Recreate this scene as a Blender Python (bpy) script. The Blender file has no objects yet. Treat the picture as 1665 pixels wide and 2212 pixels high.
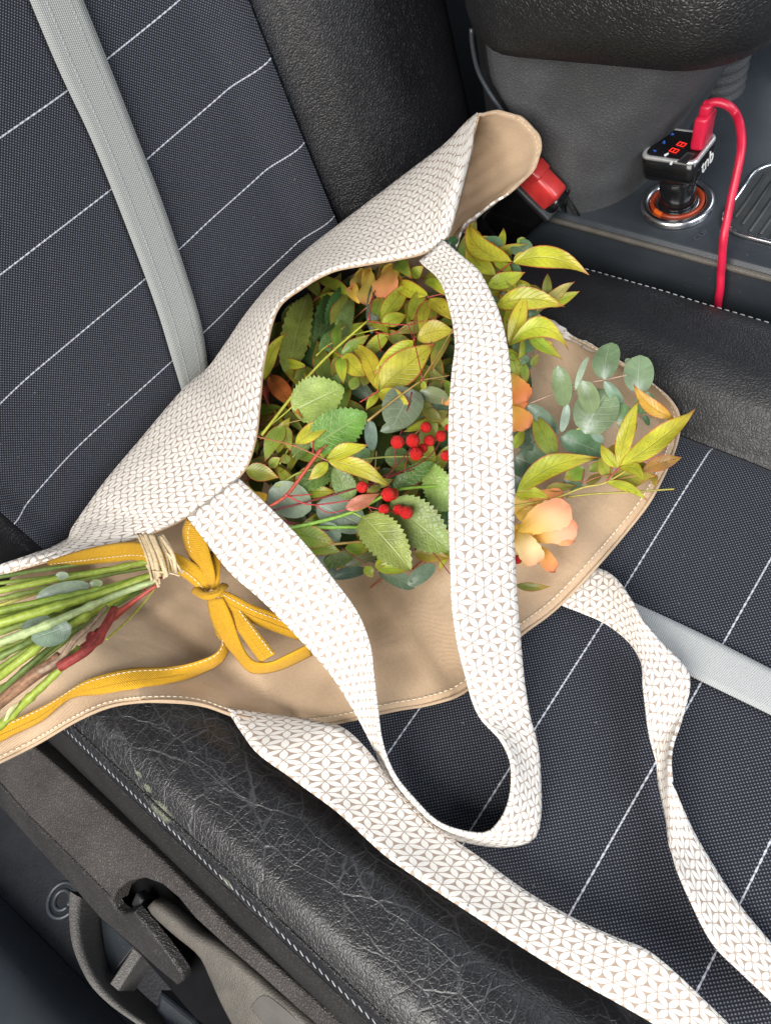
import bpy, bmesh, math, random
import numpy as np
from mathutils import Vector, Matrix

random.seed(11); RS = np.random.RandomState(5)
SC = bpy.context.scene; COL = SC.collection

# ------------------------------------------------------------------ camera
F, CX, CY, CAMH = 1664., 832.5, 1106., .52          # photo pixels (1665 x 2212), camera height above the cushion
Xc = np.array([.777, -.417, .472]); Xc /= np.linalg.norm(Xc)
Yc = np.array([.6, .72, -.27]); Yc -= Xc * Xc.dot(Yc); Yc /= np.linalg.norm(Yc)
Zc = np.cross(Xc, Yc)
MW = np.array([Xc, Yc, Zc])                          # camera axes -> world (x: car front, y: towards console, z: up)
CAM = np.array([0., 0., CAMH])
cd = bpy.data.cameras.new('camera'); co = bpy.data.objects.new('camera', cd); COL.objects.link(co)
cd.sensor_fit = 'HORIZONTAL'; cd.sensor_width = 36; cd.lens = 36 * F / 1665.
cd.clip_start = .02; cd.clip_end = 50
co.matrix_world = Matrix([list(MW[i]) + [CAM[i]] for i in range(3)] + [[0, 0, 0, 1]])
SC.camera = co

# ------------------------------------------------------------------ light: overcast daylight through the open door, windscreen and far windows
wd = bpy.data.worlds.new('World'); SC.world = wd; wd.use_nodes = True
bg = wd.node_tree.nodes['Background']; bg.inputs[0].default_value = (.62, .72, .9, 1); bg.inputs[1].default_value = .28
def area(name, loc, target, sx, sy, power, col):
    l = bpy.data.lights.new(name, 'AREA'); l.shape = 'RECTANGLE'; l.size = sx; l.size_y = sy; l.energy = power; l.color = col
    o = bpy.data.objects.new(name, l); COL.objects.link(o); o.location = loc
    o.rotation_euler = (Vector(target) - Vector(loc)).to_track_quat('-Z', 'Y').to_euler()
    return o
area('door_daylight', (.15, -1.1, 1.15), (-.2, .15, 0), 1.5, 1.1, 62, (1., .955, .89))
area('windscreen_daylight', (1.35, .55, 1.15), (-.25, .2, .05), 1.3, .8, 30, (.9, .95, 1.))
area('far_window_daylight', (-.1, 1.75, .95), (-.25, .3, .1), 1.1, .5, 7, (.85, .92, 1.))
SC.view_settings.view_transform = 'Standard'; SC.view_settings.look = 'None'
SC.view_settings.exposure = .12; SC.view_settings.gamma = 1
SC.render.engine = 'CYCLES'; SC.cycles.max_bounces = 6

# ------------------------------------------------------------------ pixel -> place
def ray(px, py): return MW @ np.array([(px - CX) / F, (CY - py) / F, -1.])
def PZ(px, py, z): r = ray(px, py); return CAM + r * ((z - CAMH) / r[2])
def PY(px, py, y): r = ray(px, py); return CAM + r * (y / r[1])
def PPL(px, py, p0, n):
    r = ray(px, py); n = np.array(n, float); return CAM + r * ((np.array(p0) - CAM).dot(n) / r.dot(n))
def march(px, py, g, s0=.25, s1=1.4, n=90):
    """first hit of the pixel's ray with g(p) <= 0"""
    r = ray(px, py); a = s0; ga = g(CAM + a * r)
    for k in range(1, n + 1):
        b = s0 + (s1 - s0) * k / n; gb = g(CAM + b * r)
        if gb <= 0 < ga:
            for _ in range(18):
                m = .5 * (a + b)
                if g(CAM + m * r) > 0: a = m
                else: b = m
            return CAM + b * r
        a, ga = b, gb
    return PZ(px, py, 0)
def crop(x0, y0, sc): return lambda x, y: ((x0 + x / sc) * .85560, (y0 + y / sc) * .85560)
KA = crop(600, 640, 3.0273); KB = crop(600, 1000, 3.0273); KC = crop(1100, 540, 2.5227); KD = crop(1200, 900, 2.9732)
KR = crop(0, 1250, 2.08125); KU = crop(1550, 220, 3.9495); KL = crop(0, 1724, 1.7112); KM = crop(973, 1724, 1.7112)

def cr(pts, n, closed=False):
    """Catmull-Rom through pts, n samples evenly by length"""
    P = np.array(pts, float)
    if len(P) == 2: return P[0] + (P[1] - P[0]) * np.linspace(0, 1, n)[:, None]
    if closed: Q = np.vstack([P[-1], P, P[0], P[1]])
    else: Q = np.vstack([2 * P[0] - P[1], P, 2 * P[-1] - P[-2]])
    out = []
    for i in range(1, len(Q) - 2):
        for t in np.linspace(0, 1, 14, endpoint=False):
            a, b, c, d = Q[i-1], Q[i], Q[i+1], Q[i+2]
            out.append(.5 * (2*b + (c-a)*t + (2*a-5*b+4*c-d)*t*t + (3*b-a-3*c+d)*t**3))
    if not closed: out.append(P[-1])
    else: out.append(out[0])
    out = np.array(out); L = np.r_[0, np.cumsum(np.linalg.norm(np.diff(out, axis=0), axis=1))]
    s = np.linspace(0, L[-1], n + (1 if closed else 0))
    R = np.stack([np.interp(s, L, out[:, k]) for k in range(out.shape[1])], 1)
    return R[:-1] if closed else R
def pw(xs, ys):
    """smooth monotone-ish profile"""
    xs = np.array(xs, float); ys = np.array(ys, float)
    m = np.gradient(ys, xs); d = np.diff(ys) / np.diff(xs)
    for i in range(1, len(xs) - 1):
        m[i] = 0 if d[i-1] * d[i] <= 0 else 2 * d[i-1] * d[i] / (d[i-1] + d[i])
    def f(x):
        if x <= xs[0]: return ys[0]
        if x >= xs[-1]: return ys[-1]
        i = int(np.searchsorted(xs, x)) - 1; h = xs[i+1] - xs[i]; t = (x - xs[i]) / h
        return (2*t**3-3*t*t+1)*ys[i] + (t**3-2*t*t+t)*h*m[i] + (-2*t**3+3*t*t)*ys[i+1] + (t**3-t*t)*h*m[i+1]
    return f
def wob(x, y, k=0):
    return (math.sin(31*x+17*y+k) * math.sin(23*y-13*x+1.7*k) + .5*math.sin(57*x-41*y+2*k) * math.sin(47*x+38*y+k)) / 1.5

# ------------------------------------------------------------------ node helpers
class NT:
    def __init__(s, name):
        s.m = bpy.data.materials.new(name); s.m.use_nodes = True; s.t = s.m.node_tree
        s.b = s.t.nodes['Principled BSDF']; s.out = s.t.nodes['Material Output']
    def n(s, typ, **kw):
        o = s.t.nodes.new(typ)
        for k, v in kw.items(): setattr(o, k, v)
        return o
    def put(s, sock, v):
        if hasattr(v, 'links') or isinstance(v, bpy.types.NodeSocket): s.t.links.new(v, sock)
        elif v is not None:
            if isinstance(v, (tuple, list)) and len(v) == 3 and sock.type == 'RGBA': v = tuple(v) + (1,)
            sock.default_value = v
    def math(s, op, a, b=None, c=None, clamp=False):
        o = s.n('ShaderNodeMath', operation=op, use_clamp=clamp)
        for i, v in enumerate((a, b, c)):
            if v is not None: s.put(o.inputs[i], v)
        return o.outputs[0]
    def mix(s, f, a, b, mode='MIX'):
        o = s.n('ShaderNodeMix', data_type='RGBA', blend_type=mode)
        s.put(o.inputs[0], f); s.put(o.inputs[6], a); s.put(o.inputs[7], b); return o.outputs[2]
    def ramp(s, f, lo, hi, a=0., b=1.):
        o = s.n('ShaderNodeMapRange', interpolation_type='SMOOTHSTEP')
        s.put(o.inputs[0], f)
        for i, v in zip((1, 2, 3, 4), (lo, hi, a, b)): o.inputs[i].default_value = v
        return o.outputs[0]
    def uv(s): return s.n('ShaderNodeTexCoord').outputs['UV']
    def obj(s): return s.n('ShaderNodeTexCoord').outputs['Object']
    def sep(s, v): o = s.n('ShaderNodeSeparateXYZ'); s.put(o.inputs[0], v); return o.outputs
    def comb(s, x, y, z=0.):
        o = s.n('ShaderNodeCombineXYZ')
        for i, v in enumerate((x, y, z)): s.put(o.inputs[i], v)
        return o.outputs[0]
    def noise(s, v, scale, detail=3., rough=.5, dist=0.):
        o = s.n('ShaderNodeTexNoise'); s.put(o.inputs['Vector'], v); o.inputs['Scale'].default_value = scale
        o.inputs['Detail'].default_value = detail; o.inputs['Roughness'].default_value = rough; o.inputs['Distortion'].default_value = dist
        return o.outputs
    def voro(s, v, scale, feature='DISTANCE_TO_EDGE', rnd=1.):
        o = s.n('ShaderNodeTexVoronoi', feature=feature); s.put(o.inputs['Vector'], v); o.inputs['Scale'].default_value = scale
        o.inputs['Randomness'].default_value = rnd; return o.outputs[0]
    def vadd(s, a, b):
        o = s.n('ShaderNodeVectorMath', operation='ADD'); s.put(o.inputs[0], a); s.put(o.inputs[1], b); return o.outputs[0]
    def vmul(s, a, b):
        o = s.n('ShaderNodeVectorMath', operation='MULTIPLY'); s.put(o.inputs[0], a); s.put(o.inputs[1], b); return o.outputs[0]
    def bump(s, h, dist, strength=1., nrm=None):
        o = s.n('ShaderNodeBump'); o.inputs['Strength'].default_value = strength; o.inputs['Distance'].default_value = dist
        s.put(o.inputs['Height'], h)
        if nrm is not None: s.put(o.inputs['Normal'], nrm)
        return o.outputs[0]
    def fin(s, base=None, rough=None, nrm=None, spec=None, **kw):
        if base is not None: s.put(s.b.inputs['Base Color'], base)
        if rough is not None: s.put(s.b.inputs['Roughness'], rough)
        if nrm is not None: s.put(s.b.inputs['Normal'], nrm)
        if spec is not None: s.b.inputs['Specular IOR Level'].default_value = spec
        for k, v in kw.items(): s.put(s.b.inputs[k], v)
        return s.m

def m_plain(name, col, rough=.5, spec=.5, bump=0., bs=400., **kw):
    t = NT(name); nr = None
    o = t.obj(); nz = t.noise(o, 60, 4)[0]
    c = t.mix(t.ramp(nz, .3, .7), tuple(v * .82 for v in col), tuple(v * 1.15 for v in col))
    if bump: nr = t.bump(t.noise(o, bs, 3)[0], bump)
    return t.fin(c, rough, nr, spec, **kw)

def m_dusty(name, col):
    t = NT(name); o = t.obj(); sp = t.ramp(t.noise(o, 420, 2, .6)[0], .70, .76); ar = t.ramp(t.noise(o, 14, 3)[0], .42, .62)
    c = t.mix(t.math('MULTIPLY', t.math('MULTIPLY', sp, ar), .5), col, (.25, .26, .27))
    c = t.mix(t.math('MULTIPLY', t.ramp(t.noise(o, 9, 4)[0], .4, .7), .5), c, tuple(v * 1.9 for v in col))
    return t.fin(c, t.ramp(t.noise(o, 30, 4)[0], .3, .7, .26, .42), t.bump(t.noise(o, 900, 2)[0], .0001), .5)
def m_seat_fabric(name, spacing, off):
    t = NT(name); u, v, _ = t.sep(t.uv())
    p = 2 * math.pi / .0027
    a = t.math('SINE', t.math('MULTIPLY', u, p)); b = t.math('SINE', t.math('MULTIPLY', v, p))
    pr = t.math('MULTIPLY', a, b)
    big = t.noise(t.obj(), 14, 3)[0]
    fine = t.noise(t.uv(), 900, 2)[0]
    dot = t.math('MULTIPLY', t.ramp(pr, .22, .75), t.ramp(fine, .2, .7, .45, 1.))
    col = t.mix(dot, t.mix(big, (.0055, .006, .0095), (.009, .0098, .015)), (.125, .14, .175))
    k = t.math('FRACT', t.math('DIVIDE', t.math('ADD', u, off + 50 * spacing), spacing))
    d = t.math('MULTIPLY', t.math('ABSOLUTE', t.math('SUBTRACT', k, .5)), spacing)
    wv = t.math('MULTIPLY', t.math('SINE', t.math('MULTIPLY', v, 2 * math.pi / .006)), .00012)
    ln = t.ramp(t.math('ADD', d, wv), .00040, .00072, 1., 0.)
    lnb = t.math('MULTIPLY', ln, t.ramp(t.math('SINE', t.math('MULTIPLY', v, 2 * math.pi / .0055)), -1., -.2, .55, 1.))
    col = t.mix(lnb, col, (.43, .44, .49))
    col = t.mix(t.math('MULTIPLY', t.ramp(t.noise(t.obj(), 330, 2, .6)[0], .73, .77), .35), col, (.30, .29, .26))
    h = t.math('ADD', t.math('MULTIPLY', pr, .5), t.math('MULTIPLY', ln, 1.2))
    return t.fin(col, .75, t.bump(h, .0006, .7), .25, **{'Sheen Weight': .12, 'Sheen Roughness': .4})

def m_leather(name, col, cells=520., bump=.0011, rough=.42, crease=0., stain=None, spec=.45):
    t = NT(name); o = t.obj()
    w = t.vadd(o, t.vmul(t.n('ShaderNodeTexNoise').outputs[1], (.0, .0, .0)))
    nz = t.noise(o, 130, 2)[1]
    w = t.vadd(o, t.vmul(nz, (.006, .006, .006)))
    g = t.ramp(t.voro(w, cells), .0, .28)
    h = t.math('MULTIPLY', g, .55)
    c = t.mix(t.ramp(t.noise(o, 25, 4)[0], .3, .7), tuple(v * .8 for v in col), tuple(v * 1.25 for v in col))
    c = t.mix(t.math('MULTIPLY', t.math('SUBTRACT', 1., g), .4), c, tuple(v * .5 for v in col))
    nrm = t.bump(h, bump, .9)
    if crease:
        wv = t.vadd(o, t.vmul(t.noise(o, 18, 4, .6)[1], (.018, .018, .018)))
        m1 = t.n('ShaderNodeMapping'); t.put(m1.inputs[0], wv); m1.inputs['Rotation'].default_value = (0, 0, .55); m1.inputs['Scale'].default_value = (.55, 1.5, 1.)
        m2 = t.n('ShaderNodeMapping'); t.put(m2.inputs[0], wv); m2.inputs['Rotation'].default_value = (0, 0, -.9); m2.inputs['Scale'].default_value = (1.3, .5, 1.)
        e1 = t.ramp(t.voro(m1.outputs[0], 34), 0., .030, 1., 0.); e2 = t.ramp(t.voro(m2.outputs[0], 58), 0., .040, 1., 0.)
        e3 = t.ramp(t.voro(wv, 210), 0., .10, .38, 0.)
        vis = t.ramp(t.noise(o, 22, 2)[0], .3, .55)
        e = t.math('MULTIPLY', t.math('MAXIMUM', t.math('MAXIMUM', e1, t.math('MULTIPLY', e2, .7)), e3), vis)
        c = t.mix(t.math('MULTIPLY', e, .42 * crease), c, (.085, .085, .09))
        nrm = t.bump(t.math('MULTIPLY', e, -1.), .00042 * crease, .8, nrm)
    if stain:
        for (sx, sy, sz, rx, ry) in stain:
            d = t.vmul(t.vadd(o, (-sx, -sy, -sz)), (1 / rx, 1 / ry, 0.))
            ln = t.n('ShaderNodeVectorMath', operation='LENGTH'); t.put(ln.inputs[0], d)
            q = t.math('ADD', ln.outputs['Value'], t.math('MULTIPLY', t.math('SUBTRACT', t.noise(o, 170, 4, .7)[0], .5), 1.5))
            c = t.mix(t.math('MULTIPLY', t.ramp(q, .6, 1.15, 1., 0.), t.ramp(t.noise(o, 900, 3)[0], .35, .6, .25, .75)), c, (.20, .215, .15))
    return t.fin(c, rough, nrm, spec)

def m_print(name='petal_print_cotton'):
    t = NT(name); uv = t.uv(); u, v, _ = t.sep(t.vadd(uv, t.vmul(t.noise(uv, 60, 2)[1], (.0008, .0008, 0.))))
    a = .0100; ds = []
    for (nx, ny) in ((1., 0.), (.5, .8660254), (.5, -.8660254)):
        q = t.math('ADD', t.math('MULTIPLY', u, nx / a / .8660254), t.math('MULTIPLY', v, ny / a / .8660254))
        ds.append(t.math('ABSOLUTE', t.math('SUBTRACT', t.math('FRACT', t.math('ADD', q, 100.5)), .5)))
    mn = t.math('MINIMUM', t.math('MINIMUM', ds[0], ds[1]), ds[2]); mx = t.math('MAXIMUM', t.math('MAXIMUM', ds[0], ds[1]), ds[2])
    md = t.math('SUBTRACT', t.math('SUBTRACT', t.math('ADD', t.math('ADD', ds[0], ds[1]), ds[2]), mn), mx)
    sa = t.math('SUBTRACT', t.math('MULTIPLY', t.math('SUBTRACT', 1., mn), .5), md)
    lens = t.math('SUBTRACT', t.math('SUBTRACT', .215, t.math('MULTIPLY', t.math('MULTIPLY', sa, sa), .86)), mn)
    q = t.math('MINIMUM', t.math('MULTIPLY', t.math('SUBTRACT', md, mn), .26), lens)
    fz = t.noise(uv, 700, 2)[0]
    line = t.ramp(t.math('ADD', q, t.math('MULTIPLY', t.math('SUBTRACT', fz, .5), .03)), .002, .028, 1., 0.)
    c = t.mix(line, (.83, .79, .735), t.mix(fz, (.33, .25, .195), (.46, .365, .295)))
    wv = t.math('MULTIPLY', t.math('SINE', t.math('MULTIPLY', u, 6800.)), t.math('SINE', t.math('MULTIPLY', v, 6800.)))
    return t.fin(c, .85, t.bump(t.noise(uv, 38, 3, .55, .6)[0], .004, .45, t.bump(t.math('ADD', wv, t.math('MULTIPLY', fz, 2.)), .00025, .6)), .15, **{'Sheen Weight': .1})

def m_cloth(name, col, col2, weave=5200., rough=.85, bump=.0003, big=.5):
    t = NT(name); uv = t.uv(); u, v, _ = t.sep(uv)
    fz = t.noise(uv, 500, 3)[0]; bgn = t.noise(uv, 24, 4, .6)[0]
    wv = t.math('MULTIPLY', t.math('SINE', t.math('MULTIPLY', u, weave)), t.math('SINE', t.math('MULTIPLY', v, weave)))
    f = t.math('ADD', t.math('MULTIPLY', fz, .6), t.math('MULTIPLY', bgn, .5))
    c = t.mix(t.ramp(f, .3, .8), col, col2)
    h = t.math('ADD', wv, fz)
    return t.fin(c, rough, t.bump(t.noise(uv, 9, 3, .5, 1.)[0], .012, big, t.bump(h, bump, .7)), .15, **{'Sheen Weight': .08})

def m_webbing(name, col, col2):
    t = NT(name); u, v, _ = t.sep(t.uv())
    a = t.math('SINE', t.math('MULTIPLY', t.math('ADD', u, v), 2 * math.pi / .0030)); b = t.math('SINE', t.math('MULTIPLY', t.math('SUBTRACT', u, v), 2 * math.pi / .0030))
    w = t.math('MULTIPLY', a, b)
    return t.fin(t.mix(t.ramp(w, -.5, .6), col, col2), .6, t.bump(w, .0005, .7), .3)

def leafmat(name, veins=10., vein_col=(.35, .4, .12), vein_amt=.5, edge=None, bloom=0., rough=.36, trans=.28, fine=0., spec=.55):
    t = NT(name); oi = t.n('ShaderNodeObjectInfo'); base = oi.outputs['Color']; rnd = oi.outputs['Random']
    u, v, _ = t.sep(t.uv()); vv = t.math('MULTIPLY', t.math('ABSOLUTE', t.math('SUBTRACT', v, .5)), 2.)
    ob = t.n('ShaderNodeTexCoord').outputs['Object']
    n1 = t.noise(ob, 60, 3)[0]; n2 = t.noise(ob, 420, 3)[0]
    hs = t.n('ShaderNodeHueSaturation'); t.put(hs.inputs['Color'], base)
    t.put(hs.inputs['Hue'], t.ramp(rnd, 0., 1., .488, .512)); t.put(hs.inputs['Value'], t.math('ADD', t.ramp(n1, .25, .75, .72, 1.22), t.math('MULTIPLY', t.math('SUBTRACT', n2, .5), .35)))
    c = hs.outputs[0]
    sv = t.math('ADD', u, t.math('MULTIPLY', vv, -.22)); sv = t.math('ADD', sv, t.math('MULTIPLY', n1, .05))
    fr = t.math('FRACT', t.math('MULTIPLY', sv, veins)); side = t.ramp(t.math('ABSOLUTE', t.math('SUBTRACT', fr, .5)), 0., .10, 1., 0.)
    mid = t.ramp(vv, .0, .075, 1., 0.)
    vn = t.math('MAXIMUM', mid, t.math('MULTIPLY', side, .55))
    if fine:
        vo = t.ramp(t.voro(ob, fine), 0., .12, 1., 0.); vn = t.math('MAXIMUM', vn, t.math('MULTIPLY', vo, .45))
    c = t.mix(t.math('MULTIPLY', vn, vein_amt), c, vein_col)
    if bloom: c = t.mix(t.math('MULTIPLY', t.math('MULTIPLY', t.ramp(u, .05, .5, 1., 0.), t.ramp(vv, .0, .7, 1., .1)), t.math('MULTIPLY', n2, bloom * 1.6)), c, (.50, .56, .50))
    if edge:
        e = t.math('MAXIMUM', t.ramp(t.math('ADD', vv, t.math('MULTIPLY', n1, .12)), .93, 1.03), t.ramp(t.math('ADD', u, t.math('MULTIPLY', n1, .12)), .93, 1.03))
        c = t.mix(t.math('MULTIPLY', e, .85), c, edge)
        c = t.mix(t.math('MULTIPLY', t.math('MULTIPLY', t.ramp(t.math('ADD', u, t.math('MULTIPLY', n1, .5)), .65, 1.3), t.ramp(rnd, .2, .9)), .55), c, (.46, .26, .03))
        sp = t.math('MULTIPLY', t.ramp(t.math('ADD', n2, t.math('MULTIPLY', n1, .3)), .80, .86), .6); c = t.mix(sp, c, (.13, .07, .02))
    nrm = t.bump(t.math('SUBTRACT', t.math('MULTIPLY', n2, .4), vn), .0007, .55)
    t.fin(c, rough, nrm, spec)
    tr = t.n('ShaderNodeBsdfTranslucent'); t.put(tr.inputs[0], c); mx = t.n('ShaderNodeMixShader'); mx.inputs[0].default_value = trans
    t.t.links.new(t.b.outputs[0], mx.inputs[1]); t.t.links.new(tr.outputs[0], mx.inputs[2]); t.t.links.new(mx.outputs[0], t.out.inputs[0])
    return t.m
def m_stem(name, lo=.7, hi=1.3, rough=.45):
    t = NT(name); oi = t.n('ShaderNodeObjectInfo'); ob = t.obj(); uv = t.uv()
    n = t.noise(t.vmul(uv, (45., 700., 1.)), 1., 4)[0]; n2 = t.noise(ob, 300, 2)[0]
    hs = t.n('ShaderNodeHueSaturation'); t.put(hs.inputs['Color'], oi.outputs['Color'])
    t.put(hs.inputs['Value'], t.ramp(t.math('ADD', t.math('MULTIPLY', n, .6), t.math('MULTIPLY', n2, .4)), .3, .7, lo, hi))
    return t.fin(hs.outputs[0], rough, t.bump(n2, .0006, .6), .4)
def m_petal(name):
    t = NT(name); oi = t.n('ShaderNodeObjectInfo'); u, v, _ = t.sep(t.uv())
    st = t.noise(t.comb(t.math('MULTIPLY', u, 2.), t.math('MULTIPLY', v, 40.)), 1.2, 3)[0]
    c = t.mix(t.ramp(t.math('ADD', u, t.math('MULTIPLY', st, .3)), .2, .85), (.84, .56, .10), oi.outputs['Color'])
    c = t.mix(t.math('MULTIPLY', t.ramp(t.math('ADD', u, t.math('MULTIPLY', st, .2)), .75, 1.1), .7), c, (.80, .28, .16))
    t.fin(c, .55, t.bump(st, .0008, .5), .25)
    tr = t.n('ShaderNodeBsdfTranslucent'); t.put(tr.inputs[0], c); mx = t.n('ShaderNodeMixShader'); mx.inputs[0].default_value = .25
    t.t.links.new(t.b.outputs[0], mx.inputs[1]); t.t.links.new(tr.outputs[0], mx.inputs[2]); t.t.links.new(mx.outputs[0], t.out.inputs[0])
    return t.m

MAT = dict(
    fab_c=m_seat_fabric('seat_fabric_cushion', .0735, .1045 + .0735 / 2), fab_b=m_seat_fabric('seat_fabric_backrest', .0710, -.2425),
    leather=m_leather('black_leather', (.0095, .0100, .0122), cells=400, bump=.00030, rough=.47, spec=.5), leather_old=None,
    leather_side=m_leather('black_leather_side', (.018, .0165, .0155), cells=380, rough=.45),
    armrest=m_leather('armrest_leather', (.0085, .0084, .009), cells=360, bump=.00048, rough=.42, spec=.45),
    console_grain=m_leather('grained_grey_plastic', (.060, .062, .066), cells=380, bump=.0005, rough=.6, spec=.35),
    trim=m_leather('grained_trim_plastic', (.050, .044, .041), cells=430, bump=.0010, rough=.55, spec=.35),
    print=m_print(), lining=m_cloth('tan_lining', (.50, .355, .230), (.58, .425, .285)),
    yellow=m_cloth('mustard_linen', (.46, .245, .012), (.58, .32, .022), weave=4200., bump=.0004),
    belt=m_webbing('grey_webbing', (.20, .21, .20), (.36, .37, .36)), belt2=m_webbing('pale_webbing', (.30, .31, .31), (.52, .53, .53)),
    thread=m_plain('pale_thread', (.36, .36, .37), .8, .2), thread_c=m_plain('cream_thread', (.74, .66, .52), .8, .2),
    dark=m_plain('black_plastic', (.012, .0125, .014), .42, .4, .0003, 700.), gloss=m_plain('gloss_black_plastic', (.006, .006, .007), .16, .5),
    conso=m_dusty('console_plastic', (.024, .029, .035)), floor=m_plain('floor_plastic', (.018, .019, .023), .45, .4, .0004, 300.),
    chrome=m_plain('satin_chrome', (.62, .63, .65), .22, .5, Metallic=1.), silver=m_plain('silver_rim', (.60, .60, .60), .3, .5, Metallic=.7),
    rubber=m_plain('ribbed_rubber', (.03, .033, .035), .5, .4), grey=m_plain('grey_handle_plastic', (.085, .077, .066), .42, .4, .0006, 900.),
    red=m_plain('red_buckle_plastic', (.42, .028, .026), .3, .5), cable=m_plain('red_cable_rubber', (.46, .010, .040), .38, .45),
    orange=m_plain('orange_ring_plastic', (.24, .030, .008), .35, .5), orange2=m_plain('bright_orange_plastic', (.55, .09, .01), .35, .5),
    white=m_plain('white_print', (.75, .75, .75), .5), raffia=m_plain('raffia_straw', (.50, .39, .24), .7, .2, .0008, 500.),
    nandina=leafmat('nandina_leaf', 10., (.20, .22, .03), .38, (.42, .05, .03)), nandina_red=leafmat('red_nandina_leaf', 9., (.5, .12, .05), .3, (.3, .03, .02)),
    rose=leafmat('rose_leaf', 7., (.42, .48, .20), .42, None, fine=300.), deep=leafmat('deep_green_leaf', 7., (.12, .2, .08), .35, None, rough=.35),
    euca=leafmat('eucalyptus_leaf', 6., (.42, .48, .38), .30, None, bloom=.75, rough=.6, spec=.25, trans=.12),
    stem=m_stem('plant_stem'), wood=m_stem('woody_stem', .45, 1.5, .7), petal=m_petal('rose_petal'),
    berry=m_plain('red_berry', (.60, .008, .009), .20, .55, .0006, 260.))
# a lit display gives off light
def m_emit(name, col, s):
    t = NT(name); return t.fin((0, 0, 0), .4, None, .3, **{'Emission Color': tuple(col) + (1,), 'Emission Strength': s})
MAT['led'] = m_emit('red_led', (1., .03, .02), 1.6); MAT['blue'] = m_emit('blue_icon', (.05, .16, .75), .6)

# ------------------------------------------------------------------ object helpers
def link(o, parent=None):
    COL.objects.link(o)
    if parent is not None: o.parent = parent
    return o
def thing(name, label, cat, group=None, loc=(0, 0, 0)):
    o = bpy.data.objects.new(name, None); o.empty_display_size = .02; COL.objects.link(o); o['label'] = label; o['category'] = cat
    if group: o['group'] = group
    return o
def mesh(name, V, Fc, mat, parent=None, uv=None, smooth=True, color=None, kind=None, label=None):
    me = bpy.data.meshes.new(name); me.from_pydata([tuple(map(float, v)) for v in V], [], [tuple(f) for f in Fc])
    if uv is not None:
        L = me.uv_layers.new(name='UVMap')
        li = np.empty(len(me.loops), int); me.loops.foreach_get('vertex_index', li)
        L.data.foreach_set('uv', np.array(uv, float)[li].ravel())
    if smooth: me.polygons.foreach_set('use_smooth', [True] * len(me.polygons))
    for m in (mat if isinstance(mat, (list, tuple)) else [mat]): me.materials.append(m)
    o = bpy.data.objects.new(name, me); link(o, parent)
    if color is not None: o.color = tuple(color[:3]) + (1,)
    if kind: o['kind'] = kind
    if label: o['label'] = label
    return o
def grid(name, P, mat, parent=None, uv=None, thick=0., off=-1., closed=False, **kw):
    """P[nu][nv] points"""
    P = np.array(P, float); nu, nv = P.shape[:2]
    if uv is None:
        du = np.r_[np.zeros((1, nv)), np.linalg.norm(np.diff(P, axis=0), axis=2)].cumsum(0); du = np.repeat(du.mean(1)[:, None], nv, 1)
        dv = np.c_[np.zeros((nu, 1)), np.linalg.norm(np.diff(P, axis=1), axis=2)].cumsum(1)
        uv = np.stack([du, dv], 2)
    uv = np.array(uv, float)
    Fc = [(i*nv+j, (i+1)*nv+j, (i+1)*nv+j+1, i*nv+j+1) for i in range(nu-1) for j in range(nv-1)]
    if closed: Fc += [(i*nv+nv-1, (i+1)*nv+nv-1, (i+1)*nv, i*nv) for i in range(nu-1)]
    o = mesh(name, P.reshape(-1, 3), Fc, mat, parent, uv.reshape(-1, 2), **kw)
    if thick:
        s = o.modifiers.new('thickness', 'SOLIDIFY'); s.thickness = thick; s.offset = off
        if isinstance(mat, (list, tuple)) and len(mat) > 1: s.material_offset = 1; s.material_offset_rim = 0
    return o
def tube(name, pts, rad, mat, parent=None, ns=8, n=None, caps=True, flat=1., **kw):
    P = np.array(pts, float)
    if n: 
        R0 = np.linspace(0, 1, len(P)); P2 = cr(P, n)
        rad = np.interp(np.linspace(0, 1, n), np.linspace(0, 1, len(rad)), rad) if hasattr(rad, '__len__') else rad
        P = P2
    if not hasattr(rad, '__len__'): rad = [rad] * len(P)
    T = np.gradient(P, axis=0); T /= np.linalg.norm(T, axis=1)[:, None] + 1e-12
    nrm = np.array([0, 0, 1.]) if abs(T[0][2]) < .9 else np.array([1., 0, 0]); V = []; UV = []; L = 0
    for i in range(len(P)):
        nrm = nrm - T[i] * nrm.dot(T[i]); nrm /= np.linalg.norm(nrm) + 1e-12; b = np.cross(T[i], nrm)
        if i: L += np.linalg.norm(P[i] - P[i-1])
        for k in range(ns):
            a = 2 * math.pi * k / ns; V.append(P[i] + rad[i] * (math.cos(a) * nrm * flat + math.sin(a) * b)); UV.append((L, k / ns * .02))
    Fc = [(i*ns+k, i*ns+(k+1) % ns, (i+1)*ns+(k+1) % ns, (i+1)*ns+k) for i in range(len(P)-1) for k in range(ns)]
    if caps: Fc += [tuple(range(ns))[::-1], tuple((len(P)-1)*ns+k for k in range(ns))]
    return mesh(name, V, Fc, mat, parent, UV, **kw)
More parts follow.
